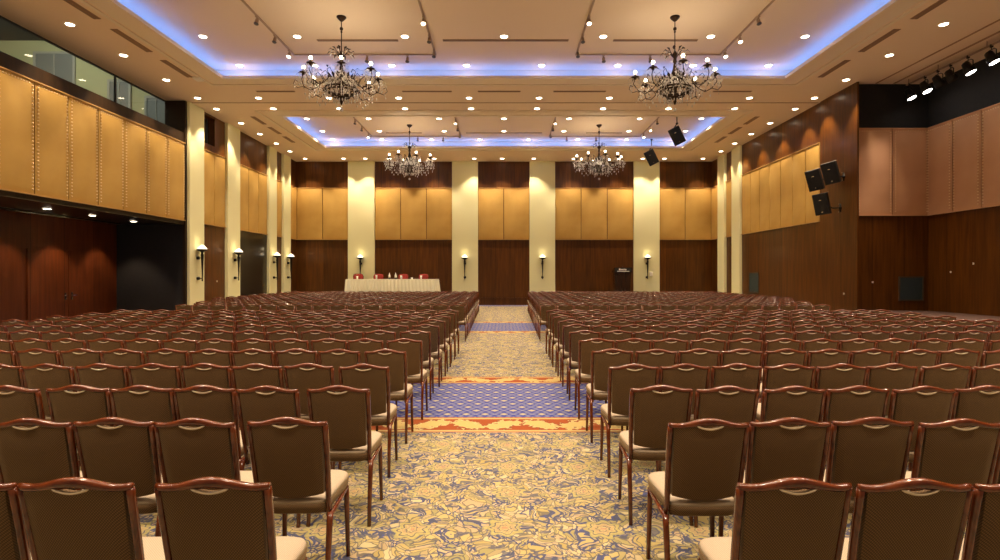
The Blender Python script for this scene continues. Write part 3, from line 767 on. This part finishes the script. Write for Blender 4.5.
        b = MB().mat(M['bulb']); b.ball((rr * ca, rr * sa, -1.435), 0.046, 12, 8); b.build('globe_bulb', arm)
        b = MB().mat(M['crystal'])
        for q in range(14):
            aa = 2 * PI * q / 7; r2 = 0.12 if q < 7 else 0.19
            x0, y0 = rr * ca + r2 * math.cos(aa), rr * sa + r2 * math.sin(aa)
            for j in range(4 if q < 7 else 2): b.octa((x0, y0, -1.64 - j * 0.085 - (0 if q < 7 else 0.02)), 0.013 if j < 3 else 0.02, 0.034)
        for q in range(7):       # garland between the arms
            u = (q + 0.5) / 7; aa = a + u * 2 * PI / 8; r_ = 1.0 - 0.25 * math.sin(PI * u)
            b.octa((r_ * math.cos(aa), r_ * math.sin(aa), -1.66 - 0.22 * math.sin(PI * u)), 0.014, 0.034)
        for q in range(6):
            b.octa(((1.18 + 0.03 * (q % 2)) * math.cos(a + 0.05 * (q - 2.5)), (1.18 + 0.03 * (q % 2)) * math.sin(a + 0.05 * (q - 2.5)), -1.72 - 0.06 * q), 0.014, 0.036)
        for q in range(5):
            r_ = 0.5 + 0.11 * q; b.octa((r_ * ca, r_ * sa, -2.12 - (0.1 if q % 2 else 0)), 0.018, 0.05)
            b.octa((r_ * ca, r_ * sa, -2.02), 0.012, 0.03)
        tag(b.build('crystal_garland', arm), 'clear crystal drops', kind='stuff')
    return t
ch0 = make_chandelier(); reg(ch0)
CW = 60
for i, (x, y, lab) in enumerate(((-4.47, 15.4, 'large bronze chandelier with crystals and globe bulbs, nearer one on the left'), (4.7, 15.4, 'large bronze chandelier with crystals and globe bulbs, nearer one on the right'),
                     (-4.47, 26.5, 'bronze crystal chandelier in the small tray, over the head table side'), (4.5, 26.5, 'bronze crystal chandelier in the small tray, on the lectern side'))):
    t = ch0 if i == 0 else copy_tree(ch0)
    t.location = (x, y, TRAY); t.scale = (1, 1, 1.035); t.rotation_euler = (0, 0, (0, 0.4, 0.2, 0.6)[i])
    tag(t, lab, 'chandelier', 'crystal chandeliers')
    for q in range(4):
        a = PI / 4 + q * PI / 2
        d = bpy.data.lights.new('bulb_lamp', 'POINT'); d.energy = CW / 4; d.color = (1.0, 0.78, 0.5); d.shadow_soft_size = 0.12
        o = bpy.data.objects.new('bulb_lamp', d); COL.objects.link(o); o.parent = t; o.location = (0.75 * math.cos(a), 0.75 * math.sin(a), -1.3)

# ------------------------------------------------------------------ torch sconces
def make_sconce():
    t = empty('torch_sconce', (0, 0, 0))        # faces -y, wall at y = 0, origin at the lower tip
    b = MB().mat(M['black_metal']); b.lathe([(0.012, 0.0), (0.03, 0.04), (0.02, 0.09), (0.028, 0.4), (0.045, 0.8), (0.06, 1.05), (0.04, 1.1), (0.05, 1.16)], 10, (0, -0.2, 0)); b.build('torch_stem', t)
    b = MB().mat(M['black_metal']); b.lathe([(0.05, 1.15), (0.1, 1.18), (0.2, 1.24), (0.21, 1.265), (0.19, 1.27), (0.05, 1.2)], 16, (0, -0.2, 0)); b.build('cup', t)
    b = MB().mat(M['flame']); b.lathe([(0.185, 1.262), (0.17, 1.30), (0.12, 1.36), (0.07, 1.41), (0.02, 1.44)], 14, (0, -0.2, 0)); b.build('lamp_shade', t)
    b = MB().mat(M['black_metal'])
    for z in (0.12, 0.92): b.tube([(0, 0, z), (0, -0.2, z)], 0.018, 6); b.lathe([(0.06, z - 0.06), (0.075, z), (0.06, z + 0.06)], 10, (0, -0.03, 0))
    b.build('wall_bracket', t)
    return t
sc0 = make_sconce(); reg(sc0); i = 0
for j, (a, c) in enumerate(COLS_BACK):
    t = sc0 if j == 0 else copy_tree(sc0)
    t.location = ((a + c) / 2 + (-0.0), YB - 0.16, 1.52)
    tag(t, 'black torch sconce with glowing shade on the back wall, %s' % ('behind the head table', 'left of the aisle end', 'right of the aisle end', 'beside the lectern')[j], 'wall lamp', 'torch sconces')
    d = bpy.data.lights.new('sconce_lamp', 'POINT'); d.energy = 1.2; d.color = (1, 0.8, 0.45); d.shadow_soft_size = 0.08
    o = bpy.data.objects.new('sconce_lamp', d); COL.objects.link(o); o.parent = t; o.location = (0, -0.2, 1.62)
for j, (a, c) in enumerate(COLS_LEFT):
    t = copy_tree(sc0); t.location = (-12.1, (a + c) / 2, 1.52); t.rotation_euler = (0, 0, R(90))
    tag(t, 'black torch sconce with glowing shade on the left wall, %s pilaster from the camera' % ORD[j], 'wall lamp', 'torch sconces')
    d = bpy.data.lights.new('sconce_lamp', 'POINT'); d.energy = 1.2; d.color = (1, 0.8, 0.45); d.shadow_soft_size = 0.08
    o = bpy.data.objects.new('sconce_lamp', d); COL.objects.link(o); o.parent = t; o.location = (0, -0.2, 1.62)
b = MB().mat(M['white']); b.box(-0.09, 0.09, -0.07, 0, -0.13, 0.13, 0.02)
tag(b.build('wall_speaker', loc=(8.62, YB - 0.16, 1.83)), 'small pale fixture on the cream pilaster beside the lectern torch', 'wall fixture')

# ------------------------------------------------------------------ loudspeakers
def make_speaker():
    t = empty('loudspeaker', (0, 0, 0))        # origin at the box centre, front faces -y
    b = MB().mat(M['black_plastic'])
    w0, w1, d, h = 0.30, 0.20, 0.24, 0.44
    def ring(z, k_): return [(-w0 * k_, -d, z), (w0 * k_, -d, z), (w0 * k_, -d * 0.2, z), (w1 * k_, d, z), (-w1 * k_, d, z), (-w0 * k_, -d * 0.2, z)]
    b.loft([ring(-h, 0.95), ring(-h + 0.03, 1), ring(h - 0.03, 1), ring(h, 0.95)], True, False); b.build('cabinet', t)
    b = MB().mat(M['grille']); b.box(-w0 * 0.92, w0 * 0.92, -d - 0.015, -d, -h * 0.93, h * 0.93, 0.006); gr = b.build('front_grille', t)
    b = MB().mat(M['grey_edge']); b.box(-w0, w0, -d - 0.012, d * 0.3, h - 0.004, h + 0.012, 0.003); tag(b.build('top_edge', t), 'grey top edge')
    b = MB().mat(M['chrome']); b.box(-0.05, 0.05, -d - 0.02, -d - 0.014, 0.16, 0.19); b.box(-0.03, 0.03, -d - 0.02, -d - 0.014, -0.34, -0.31); b.build('badge', gr)
    return t
spk0 = make_speaker(); reg(spk0)
def mount(t, pts, wallpt):
    b = MB().mat(M['black_metal']); b.tube(pts, 0.025, 6)
    p = Vector(wallpt); b.ball(p, 0.06, 8, 5); q = Vector(pts[0]); b.ball(q, 0.055, 8, 5)
    o = b.build('mounting_bracket', t)
    o.matrix_parent_inverse = Matrix.Identity(4)
    return o
for i, (loc, rot, arm, lab) in enumerate((
    ((7.72, 25.0, 7.98), (R(16), R(-24), R(-24)), None, 'black loudspeaker hung from the ceiling by the right blue rim, larger of two'),
    ((7.72, 29.3, 7.92), (R(16), R(-24), R(-24)), None, 'black loudspeaker hung from the ceiling near the far right chandelier'),
    ((11.55, 20.75, 5.3), (R(16), R(-8), R(-50)), (12.2, 20.6, 5.35), 'black loudspeaker on the dark pier, outer one of the overlapping pair'),
    ((11.70, 19.98, 5.42), (R(16), R(-8), R(-50)), (12.2, 20.1, 5.3), 'black loudspeaker on the dark pier, inner one of the overlapping pair'),
    ((11.56, 20.3, 4.35), (R(12), R(-6), R(-50)), (12.2, 20.3, 4.2), 'black loudspeaker on the dark pier, lower one below the pair'))):
    t = spk0 if i == 0 else copy_tree(spk0)
    t.location = loc; t.rotation_euler = rot; t.scale = (0.86,) * 3 if i < 2 else (0.82, 0.82, 0.86)
    tag(t, lab, 'loudspeaker', 'loudspeakers')
    bpy.context.view_layer.update()
    inv = (Matrix.LocRotScale(Vector(loc), t.rotation_euler, t.scale)).inverted()
    b = MB().mat(M['black_metal'])
    if arm is None:
        top = (loc[0], loc[1], TRAY); pts = [inv @ Vector(top), inv @ Vector((loc[0], loc[1], loc[2] + 0.55)), Vector((0, 0.1, 0.40))]
        b.tube(pts, 0.03, 6); b.ball(pts[0], 0.08, 8, 5); b.ball(pts[1], 0.07, 8, 5)
    else:
        a_ = Vector(arm); pts = [inv @ a_, inv @ (a_ + Vector((-0.3, 0, 0))), Vector((0.05, 0.2, -0.1))]
        b.tube(pts, 0.03, 6); b.ball(pts[0], 0.09, 8, 5)
        b.tube([inv @ (a_ + Vector((0.0, 0, -0.15))), inv @ (a_ + Vector((0, 0, 0.15)))], 0.035, 6)
        b.mat(M['chrome']); b.ball(inv @ (a_ + Vector((-0.06, 0, 0.14))), 0.03, 6, 4); b.ball(inv @ (a_ + Vector((-0.06, 0, -0.14))), 0.03, 6, 4)
    b.build('mounting_bracket', t)

# ------------------------------------------------------------------ stage lights on a pipe
b = MB().mat(M['track']); b.tube([(13.8, FRONT, 8.28), (13.8, 19.2, 8.28)], 0.03, 8)
t = tag(b.build('lighting_pipe'), 'long pale pipe under the ceiling of the right recess carrying stage lights', 'pipe')
b = MB().mat(M['track'])
for y in (8, 10, 12, 14.2, 16.0, 17.8, 19.1): b.tube([(13.8, y, 8.28), (13.8, y, 8.45)], 0.015, 6)
b.build('hanger', t)
def make_stage_light(lit):
    t = empty('stage_light', (0, 0, 0))
    b = MB().mat(M['black_metal']); b.tube([(0, 0, 0.02), (0, 0, -0.12)], 0.012, 6); b.box(-0.03, 0.03, -0.03, 0.03, -0.05, 0.04)
    b.tube([(0, -0.17, -0.36), (0, -0.17, -0.16), (0, -0.1, -0.11), (0, 0.1, -0.11), (0, 0.17, -0.16), (0, 0.17, -0.36)], 0.014, 6); b.build('yoke', t)
    d = Vector((0.35, -0.3, -1)).normalized(); c = Vector((0, 0, -0.34))
    b = MB().mat(M['black_metal']); b.tube([c - d * 0.2, c - d * 0.17, c - d * 0.02, c + d * 0.02, c + d * 0.16], [0.06, 0.10, 0.12, 0.145, 0.15], 14); b.build('lamp_head', t)
    b = MB().mat(M['stage_lens'] if lit else M['black']); b.tube([c + d * 0.161, c + d * 0.168], [0.135, 0.125], 14); b.build('lens', t)
    return t
sl_on = make_stage_light(True); reg(sl_on); sl_off = make_stage_light(False); reg(sl_off); used = set()
for i, (y, lit, dz, dx) in enumerate(((19.05, 1, 0, 0), (18.35, 1, 0, 0.0), (17.8, 0, 0.0, 0), (17.3, 0, 0, 0), (16.65, 1, 0, 0), (15.85, 1, 0.0, 0), (15.2, 1, 0, 0))):
    src = sl_on if lit else sl_off
    t = copy_tree(src) if src.name in used else src
    used.add(src.name)
    t.location = (13.8 + dx, y, 8.26 + dz); t.rotation_euler = (0, 0, random.uniform(-.3, .3))
    tag(t, '%s black stage light hanging from the pipe at right, %s from the corner' % ('glowing' if lit else 'unlit', ORD[i]), 'stage light', 'stage lights')
    if lit: spot((0.1, -0.1, -0.58), 330, 75, 0.7, (1.0, 0.72, 0.55), rad=0.1, parent=t, rot=(R(-14), R(22), 0))
for y in (8.0, 10.5, 13.0): spot((13.85, y, 7.7), 330, 75, 0.7, (1.0, 0.72, 0.55), rad=0.1, rot=(R(-14), R(22), 0), name='overhead_lamp')

# ------------------------------------------------------------------ vents and wall plates
def vent(p, rz, w_, h_, lab):
    t = empty('wall_vent', p, rz)
    b = MB().mat(M['vent_frame']); f = 0.05
    b.box(0, w_, -0.03, 0, 0, f); b.box(0, w_, -0.03, 0, h_ - f, h_); b.box(0, f, -0.03, 0, f, h_ - f); b.box(w_ - f, w_, -0.03, 0, f, h_ - f); b.build('frame', t)
    b = MB().mat(M['grille_blue']); b.box(f, w_ - f, -0.012, 0, f, h_ - f)
    n_ = 14
    for i in range(n_): z = f + (h_ - 2 * f) * (i + 0.5) / n_; b.box(f, w_ - f, -0.022, -0.012, z - 0.008, z + 0.008)
    b.build('louvre', t)
    tag(t, lab, 'vent', 'wall vents')
vent((13.80, 19.6, 0.86), 0, 0.88, 0.86, 'square blue grey vent low on the dark wall under the pink tan panels')
vent((XW, 27.95, 0.9), R(-90), 1.05, 1.0, 'faint grey vent low on the far right wall behind the chairs')
for (x, y, z, rz, lab) in ((12.9, 19.6, 1.52, 0, 'left of the square vent'), (XR, 18.6, 1.87, R(-90), 'on the stage side wall, lower'), (XR, 17.7, 2.13, R(-90), 'on the stage side wall, higher'), (XW - 0.05, 20.1, 1.1, R(-90), 'low on the dark pier'), (-XW, 23.9, 1.5, R(90), 'between the first two left pilasters')):
    b = MB().mat(M['white']); b.box(-0.03, 0.03, -0.012, 0, -0.03, 0.03, 0.003); b.mat(M['chrome']); b.ball((0, -0.014, 0), 0.012, 6, 4)
    o = b.build('wall_switch', loc=(x, y, z), rot=(0, 0, rz)); tag(o, 'tiny pale wall switch ' + lab, 'switch', 'small wall switches')

# ------------------------------------------------------------------ head table, riser, lectern
for (a, c, lab) in ((-9.6, -3.0, 'black riser hidden behind the chairs under the head table'), (5.4, 8.2, 'black riser hidden behind the chairs under the lectern')):
    b = MB().mat(M['stage_carpet']); b.box(a, c, 30.0, 32.7, 0.72, 0.78, 0.008); b.mat(M['black']); b.box(a + 0.02, c - 0.02, 30.02, 32.68, 0, 0.72)
    tag(b.build('stage_riser'), lab, 'riser', 'stage risers')
t = empty('head_table', (-6.15, 31.0, 0.78))
b = MB().mat(M['linen']); hw, hd, H = 2.50, 0.40, 0.75
def rr(hx, hy, z, amp=0.0, n_=240, rad=0.12):
    pts = []
    per = 4 * (hx + hy)
    for i in range(n_):
        s = per * i / n_
        if s < 2 * hx: p = Vector((-hx + s, -hy)); nrm = Vector((0, -1))
        elif s < 2 * hx + 2 * hy: p = Vector((hx, -hy + s - 2 * hx)); nrm = Vector((1, 0))
        elif s < 4 * hx + 2 * hy: p = Vector((hx - (s - 2 * hx - 2 * hy), hy)); nrm = Vector((0, 1))
        else: p = Vector((-hx, hy - (s - 4 * hx - 2 * hy))); nrm = Vector((-1, 0))
        k_ = amp * (0.5 + 0.5 * math.cos(PI * (i % 4) / 2)) if amp else 0
        p = p + nrm * k_
        pts.append((p.x, p.y, z))
    return pts
b.loft([rr(hw, hd, H - 0.002), rr(hw + 0.004, hd + 0.004, H - 0.03)], False, True)
b.loft([rr(hw + 0.01, hd + 0.01, H - 0.03, 0.02), rr(hw + 0.02, hd + 0.03, 0.35, 0.06), rr(hw + 0.05, hd + 0.06, 0.01, 0.07)], False, True)
b.build('table_skirt', t)
b = MB().mat(M['linen']); b.box(-hw - 0.01, hw + 0.01, -hd - 0.01, hd + 0.01, H - 0.01, H + 0.01, 0.006); b.build('table_cover', t)
for s in (-1, 1):
    for s2 in (-1, 1):
        b = MB().mat(M['black_metal']); b.tube([(s * 2.4, s2 * 0.3, 0), (s * 2.4, s2 * 0.3, H - 0.01)], 0.02, 8); b.build('leg', t)
tag(t, 'long head table covered with a cream pleated skirt', 'table')
TZ = 0.78 + H + 0.01
def bottle(x, lab):
    t = empty('water_bottle', (x, 30.85, TZ))
    b = MB().mat(M['bottle_body']); b.lathe([(0.04, 0), (0.045, 0.01), (0.045, 0.16)], 14); b.build('base', t)
    b = MB().mat(M['white']); b.lathe([(0.046, 0.09), (0.047, 0.17), (0.04, 0.21), (0.018, 0.27), (0.016, 0.33), (0.013, 0.34)], 14); tag(b.build('neck', t), 'white neck and cap')
    tag(t, lab, 'bottle', 'bottles on the head table'); t.scale = (1.25, 1.25, 1.05)
bottle(-6.31, 'white-capped bottle on the head table, left of the two'); bottle(-5.97, 'white-capped bottle on the head table, right of the two')
def tumbler(x, h, lab, gl='white'):
    b = MB().mat(M[gl]); b.lathe([(0.035, 0), (0.045, 0.004), (0.06, h), (0.055, h), (0.03, 0.02)], 12)
    tag(b.build('drinking_glass', loc=(x, 30.72, TZ)), lab, 'glass', 'glasses on the head table')
tumbler(-7.0, 0.22, 'pale tall glass in front of the second red chair'); tumbler(-5.64, 0.2, 'pale tall glass in front of the third red chair')
tumbler(-5.06, 0.09, 'short white cup on the head table between the red chairs'); tumbler(-4.55, 0.2, 'pale tall glass in front of the fourth red chair'); tumbler(-8.05, 0.17, 'pale glass near the left end of the head table')
def red_chair(x, rz, lab):
    t = empty('red_chair', (x, 32.1, 0.78), rz)       # faces the audience (-y)
    b = MB().mat(M['red_fabric'])
    rings = []
    for z, hw_ in ((0.5, 0.19), (0.55, 0.2), (0.8, 0.22), (0.9, 0.215), (0.955, 0.17), (0.975, 0.08)):
        y = 0.2 + (z - 0.5) * 0.18
        rings.append([(-hw_, y - 0.02, z), (-hw_ * 0.5, y - 0.035, z), (hw_ * 0.5, y - 0.035, z), (hw_, y - 0.02, z), (hw_, y + 0.02, z), (0, y + 0.035, z), (-hw_, y + 0.02, z)])
    b.loft(rings); b.build('backrest', t)
    b = MB().mat(M['red_fabric']); b.box(-0.22, 0.22, -0.24, 0.2, 0.40, 0.48, 0.03); b.build('seat', t)
    b = MB().mat(M['mahogany']); b.tube([(-0.2, 0.2, 0.5), (-0.235, 0.26, 0.85), (-0.2, 0.285, 0.96), (-0.08, 0.29, 0.995), (0.08, 0.29, 0.995), (0.2, 0.285, 0.96), (0.235, 0.26, 0.85), (0.2, 0.2, 0.5)], 0.015, 6); b.build('back_frame', t)
    for sx in (-1, 1):
        for y0, y1 in ((-0.2, -0.22), (0.19, 0.27)):
            b = MB().mat(M['mahogany']); b.tube([(sx * 0.2, y1, 0), (sx * 0.2, y0, 0.41)], [0.013, 0.017], 8); b.build('leg', t)
    t.scale = (1.25, 1.0, 1.07)
    tag(t, lab, 'chair', 'red chairs behind the head table')
for i, (x, rz) in enumerate(((-8.0, 0.5), (-6.98, 0.05), (-5.62, 0), (-4.5, -0.05))):
    red_chair(x * 32.1 / 31.0, rz, 'red chair behind the cream-skirted head table, %s from left' % ORD[i])
t = empty('lectern', (6.52, 31.0, 0.78))
b = MB().mat(M['lectern']); b.loft([[(-0.40, -0.28, 0.06), (0.40, -0.28, 0.06), (0.40, 0.25, 0.06), (-0.40, 0.25, 0.06)], [(-0.45, -0.30, 1.12), (0.45, -0.30, 1.12), (0.45, 0.25, 1.12), (-0.45, 0.25, 1.12)]], True, False); b.build('body', t)
b = MB().mat(M['lectern']); b.box(-0.46, 0.46, -0.34, 0.3, 0, 0.06, 0.01); b.build('base', t)
b = MB().mat(M['lectern']); b.loft([[(-0.49, -0.36, 1.12), (0.49, -0.36, 1.12), (0.49, 0.3, 1.12), (-0.49, 0.3, 1.12)], [(-0.49, -0.36, 1.40), (0.49, -0.36, 1.40), (0.49, 0.3, 1.22), (-0.49, 0.3, 1.22)]], True, False); tp = b.build('reading_top', t)
b = MB().mat(M['black']); b.box(-0.44, 0.44, -0.385, -0.36, 1.16, 1.38, 0.004)
b.mat(M['white']); b.box(-0.33, 0.33, -0.392, -0.386, 1.175, 1.21)
for i, (x0, wd, h0) in enumerate(((-0.24, 0.09, 0.10), (-0.13, 0.05, 0.08), (-0.06, 0.07, 0.075), (0.03, 0.04, 0.09), (0.09, 0.08, 0.075))): b.box(x0, x0 + wd, -0.392, -0.386, 1.245, 1.245 + h0)
b.build('sign_plate', t)
b = MB().mat(M['black_metal']); b.tube([(0.1, 0.1, 1.22), (0.1, 0.08, 1.4), (0.06, 0.2, 1.5)], 0.008, 6); b.build('microphone', t)
tag(t, 'dark glossy wooden lectern with a black sign plate at its top', 'lectern')

# ------------------------------------------------------------------ banquet chairs
def ycurve(z): return -0.185 - (z - 0.45) * 0.21
def top_z(x):       # camel-back crest of the top rail (centre line)
    a = abs(x)
    return 0.903 + 0.027 * 0.5 * (1 + math.cos(min(1, a / 0.19) * PI)) + 0.004 * max(0, a - 0.19) / 0.04
def mb_rail(hi):
    b = MB().mat(M['mahogany']); n = 22 if hi else 8
    rings = []
    for i in range(n + 1):
        x = -0.229 + 0.458 * i / n
        zc = top_z(x); e = min(1, (0.229 - abs(x)) / 0.02 + 0.45)
        hh = (0.0165 + 0.007 * max(0, math.cos(min(1, abs(x) / 0.15) * PI / 2))) * (0.8 + 0.2 * e); dd = 0.019 * (0.75 + 0.25 * e)
        bow = 0.018 * (x / 0.23) ** 2
        yc = ycurve(zc) + bow
        m = 8 if hi else 4
        rings.append([(x, yc + dd * math.cos(t) , zc + hh * math.sin(t)) for t in [PI / m + 2 * PI * k_ / m for k_ in range(m)]])
    b.loft(rings)
    return b
def mb_frame(hi):
    b = mb_rail(hi)
    for s in (-1, 1):
        zz = (0.335, 0.42, 0.6, 0.75, 0.86, 0.90) if hi else (0.34, 0.90)
        pts = []
        for z in zz:
            u = (z - 0.37) / 0.54
            pts.append((s * (0.205 + 0.014 * u + 0.004 * math.sin(u * PI)), ycurve(z) + 0.018 * 1.0, z))
        b.tube(pts, 0.0168, 8 if hi else 4, 1.2)
    return b
def dip(x):         # lower edge of the hand hole
    return top_z(0.078) - 0.014 - 0.019 * max(0.0, math.cos(min(1, abs(x) / 0.078) * PI / 2))
def mb_back(hi):
    b = MB().mat(M['fabric'])
    nx, nz = (24, 8) if hi else (6, 2)
    F = [[], []]
    for side in (0, 1):
        for j in range(nz + 1):
            v = j / nz
            for i in range(nx + 1):
                u = -1 + 2 * i / nx
                hw = 0.188 + 0.014 * v; x = u * hw
                zb = 0.474 - 0.028 * math.cos(u * PI / 2)
                zt = dip(x) if abs(x) < 0.078 else top_z(x) - 0.012
                z = zb + (zt - zb) * v
                edge = min(1 - abs(u), v, 1 - v); pad = 0.010 * min(1, edge * 5)
                y = ycurve(z) + 0.018 * (x / 0.23) ** 2 + (-0.016 - pad if side == 0 else 0.02 + pad)
                F[side].append((x, y, z))
    n1 = nx + 1
    fs = []
    for j in range(nz):
        for i in range(nx):
            a = j * n1 + i
            fs.append((a, a + 1, a + n1 + 1, a + n1))
    b.add(F[0], fs, True); b.add(F[1], [tuple(reversed(f)) for f in fs], True)
    off = len(F[0])
    ring = [i for i in range(n1)] + [j * n1 + nx for j in range(1, nz + 1)] + [nz * n1 + i for i in range(nx - 1, -1, -1)] + [j * n1 for j in range(nz - 1, 0, -1)]
    b.add(F[0] + F[1], [(ring[k_], ring[k_ - 1], ring[k_ - 1] + off, ring[k_] + off) for k_ in range(len(ring))], False)
    return b
def mb_rimstrip(hi=True):
    b = MB().mat(M['rim']); pts = []; n = 12 if hi else 4
    for i in range(n + 1):
        x = -0.076 + 0.152 * i / n
        pts.append((x, ycurve(0.9) - 0.016, dip(x) + 0.002))
    b.tube(pts, [0.002] + [0.006] * (n - 1) + [0.002], 6 if hi else 4); return b
def mb_seat(hi):
    n = 28 if hi else 8
    def ring(z, k_, top=False):
        out = []
        for i in range(n):
            t = 2 * PI * (i + 0.5) / n; c, s_ = math.cos(t), math.sin(t); e = 0.32
            x = math.copysign(abs(c) ** e, c); y = math.copysign(abs(s_) ** e, s_)
            hw = (0.232 if y > 0 else 0.212) * k_; out.append((x * hw, 0.035 + y * 0.238 * k_, z - 0.028 + 0.012 * y))
        return out
    b = MB().mat(M['fabric'])
    if hi: b.loft([ring(0.392, 0.93), ring(0.398, 0.975), ring(0.43, 1.0), ring(0.452, 0.995)], True, True)
    else: b.loft([ring(0.395, 0.97), ring(0.452, 1.0)], True, True)
    b.mat(M['lit_seat_fabric'])
    if hi: b.loft([ring(0.452, 0.995), ring(0.468, 0.965), ring(0.478, 0.90), ring(0.487, 0.7), ring(0.490, 0.35)], True, True)
    else: b.loft([ring(0.452, 1.0), ring(0.474, 0.93), ring(0.486, 0.5)], True, True)
    return b
def mb_seatframe(hi):
    b = MB().mat(M['mahogany'])
    for s in (-1, 1):
        b.tube([(s * 0.20, 0.235, 0.345), (s * 0.214, 0.21, 0.362), (s * 0.224, 0.0, 0.355), (s * 0.226, -0.17, 0.345), (s * 0.226, -0.20, 0.325)] if hi else [(s * 0.215, 0.21, 0.355), (s * 0.222, -0.19, 0.335)], 0.013, 8 if hi else 4)
    b.tube([(-0.20, 0.20, 0.362), (0.20, 0.20, 0.362)], 0.008, 6 if hi else 4); b.tube([(-0.20, -0.15, 0.355), (0.20, -0.15, 0.355)], 0.008, 6 if hi else 4)
    return b
def mb_leg(sx, rear, hi):
    b = MB().mat(M['mahogany'])
    if rear: pts = [(sx * 0.224, -0.18, 0.358), (sx * 0.226, -0.20, 0.31), (sx * 0.226, -0.225, 0.18), (sx * 0.228, -0.255, 0.0)]; r_ = [0.019, 0.019, 0.017, 0.015]
    else: pts = [(sx * 0.203, 0.225, 0.36), (sx * 0.206, 0.228, 0.3), (sx * 0.21, 0.232, 0.15), (sx * 0.214, 0.238, 0.0)]; r_ = [0.018, 0.018, 0.016, 0.014]
    if not hi: pts = [pts[0], pts[3]]; r_ = [r_[0], r_[3]]
    b.tube(pts, r_, 8 if hi else 4); return b
def fit(b):
    out = []
    for (x, y, z) in b.v:
        z2 = z * (1.77 - (1.77 - 0.36) * 0.94) / 0.36 if z <= 0.36 else 1.77 - (1.77 - z) * 0.94
        out.append((x * 0.94, y * 0.94, z2))
    b.v = out
    return b
def make_chair():
    t = empty('banquet_chair', (0, 0, 0))
    fit(mb_seat(1)).build('seat', t)
    bk = fit(mb_back(1)).build('backrest', t)
    tag(fit(mb_rimstrip()).build('handle_rim', bk), 'rim of the hand hole, reflected light painted on')
    fit(mb_frame(1)).build('back_frame', t); fit(mb_seatframe(1)).build('seat_frame', t)
    for sx in (-1, 1):
        for rear in (1, 0): fit(mb_leg(sx, rear, 1)).build('leg', t)
    return t
CS = 0.94       # size of a chair against the sketch above; its legs reach the floor
ROWS_A = [2.27, 3.22, 4.17, 5.2, 6.25, 7.28, 8.38, 9.4, 10.4, 11.4, 12.4, 13.35]
ROWS_B = [15.85 + 1.0 * i for i in range(14)]
PITCH = 0.485
FIRST_L = [0.965, 1.03, 1.01, 1.075, 1.09, 1.06, 1.11, 1.09, 1.09, 1.10, 1.10, 1.10]
FIRST_R = [0.955, 0.945, 0.955, 0.975, 0.985, 0.98, 0.985, 0.99, 1.0, 1.0, 1.02, 1.02]
seats = []
rnd = random.Random(11)
for side in (-1, 1):
    for r_i, zr in enumerate(ROWS_A + ROWS_B):
        back_block = r_i >= len(ROWS_A)
        n_ = 17 if not back_block else min(20, 17 + max(0, int((zr - 16) / 1.5)))
        for k_ in range(n_):
            if back_block: first = (1.09 if side < 0 else 1.02) + (zr - 15.85) * 0.016
            else: first = (FIRST_L if side < 0 else FIRST_R)[r_i]
            x = first + 0.229 + k_ * PITCH
            if side < 0 and k_ > 0 and not back_block: x += 0.07 if r_i == 0 else 0.03
            jx = rnd.uniform(-0.007, 0.007); x += jx if k_ else 0
            y = zr + 0.28 + rnd.uniform(-0.022, 0.022)
            if x - 0.3 > zr * 0.91 + 0.15: 
                rnd.uniform(0, 1); continue
            seats.append((zr, side, r_i, k_, side * x * CS, y * CS, R(rnd.uniform(-1.3, 1.3))))
seats.sort(key=lambda s: (s[2], s[3]))
nf = sum(1 for q in seats if q[2] < len(ROWS_A)); NIND = min(nf, 300); print('FRONT', nf)
chair0 = make_chair(); reg(chair0)
rows_lab = ['nearest row', 'second row', 'third row', 'fourth row', 'fifth row', 'sixth row', 'seventh row', 'eighth row', 'ninth row', 'tenth row', 'eleventh row', 'twelfth row', 'first row past the gap']
def seat_label(side, r_i, k_):
    s = 'left' if side < 0 else 'right'
    if k_ == 0: return 'brown banquet chair beside the aisle, %s block, %s' % (s, rows_lab[r_i])
    return 'brown banquet chair, %s block, %s, %s from the aisle' % (s, rows_lab[r_i], ORD[k_])
for i, (zr, side, r_i, k_, x, y, rz) in enumerate(seats[:NIND]):
    t = chair0 if i == 0 else copy_tree(chair0)
    t.location = (x, y, 0); t.rotation_euler = (0, 0, rz)
    tag(t, seat_label(side, r_i, k_), 'chair', 'banquet chairs left of the aisle' if side < 0 else 'banquet chairs right of the aisle')
# everything farther away: one object
low = MB()
for pm in (mb_seat(0), mb_back(0), mb_frame(0), mb_seatframe(0), mb_rimstrip(False)) + tuple(mb_leg(sx, rear, 0) for sx in (-1, 1) for rear in (0, 1)):
    fit(pm); o = len(low.v); low.v += pm.v
    for f, mi, sm in zip(pm.f, pm.mi, pm.sm):
        low.mat(pm.mats[mi]); low.f.append(tuple(q + o for q in f)); low.mi.append(low.cur); low.sm.append(sm)
mass = MB(); mass.mats = list(low.mats)
for (zr, side, r_i, k_, x, y, rz) in seats[NIND:]:
    c, s_ = math.cos(rz), math.sin(rz); o = len(mass.v)
    mass.v += [(x + p[0] * c - p[1] * s_, y + p[0] * s_ + p[1] * c, p[2]) for p in low.v]
    mass.f += [tuple(q + o for q in f) for f in low.f]; mass.mi += low.mi; mass.sm += low.sm
tag(mass.build('banquet_chairs'), 'dense rows of brown banquet chairs filling the far half of the hall', 'chairs', kind='stuff')
print('SEATS', len(seats), 'objects', len(bpy.data.objects))
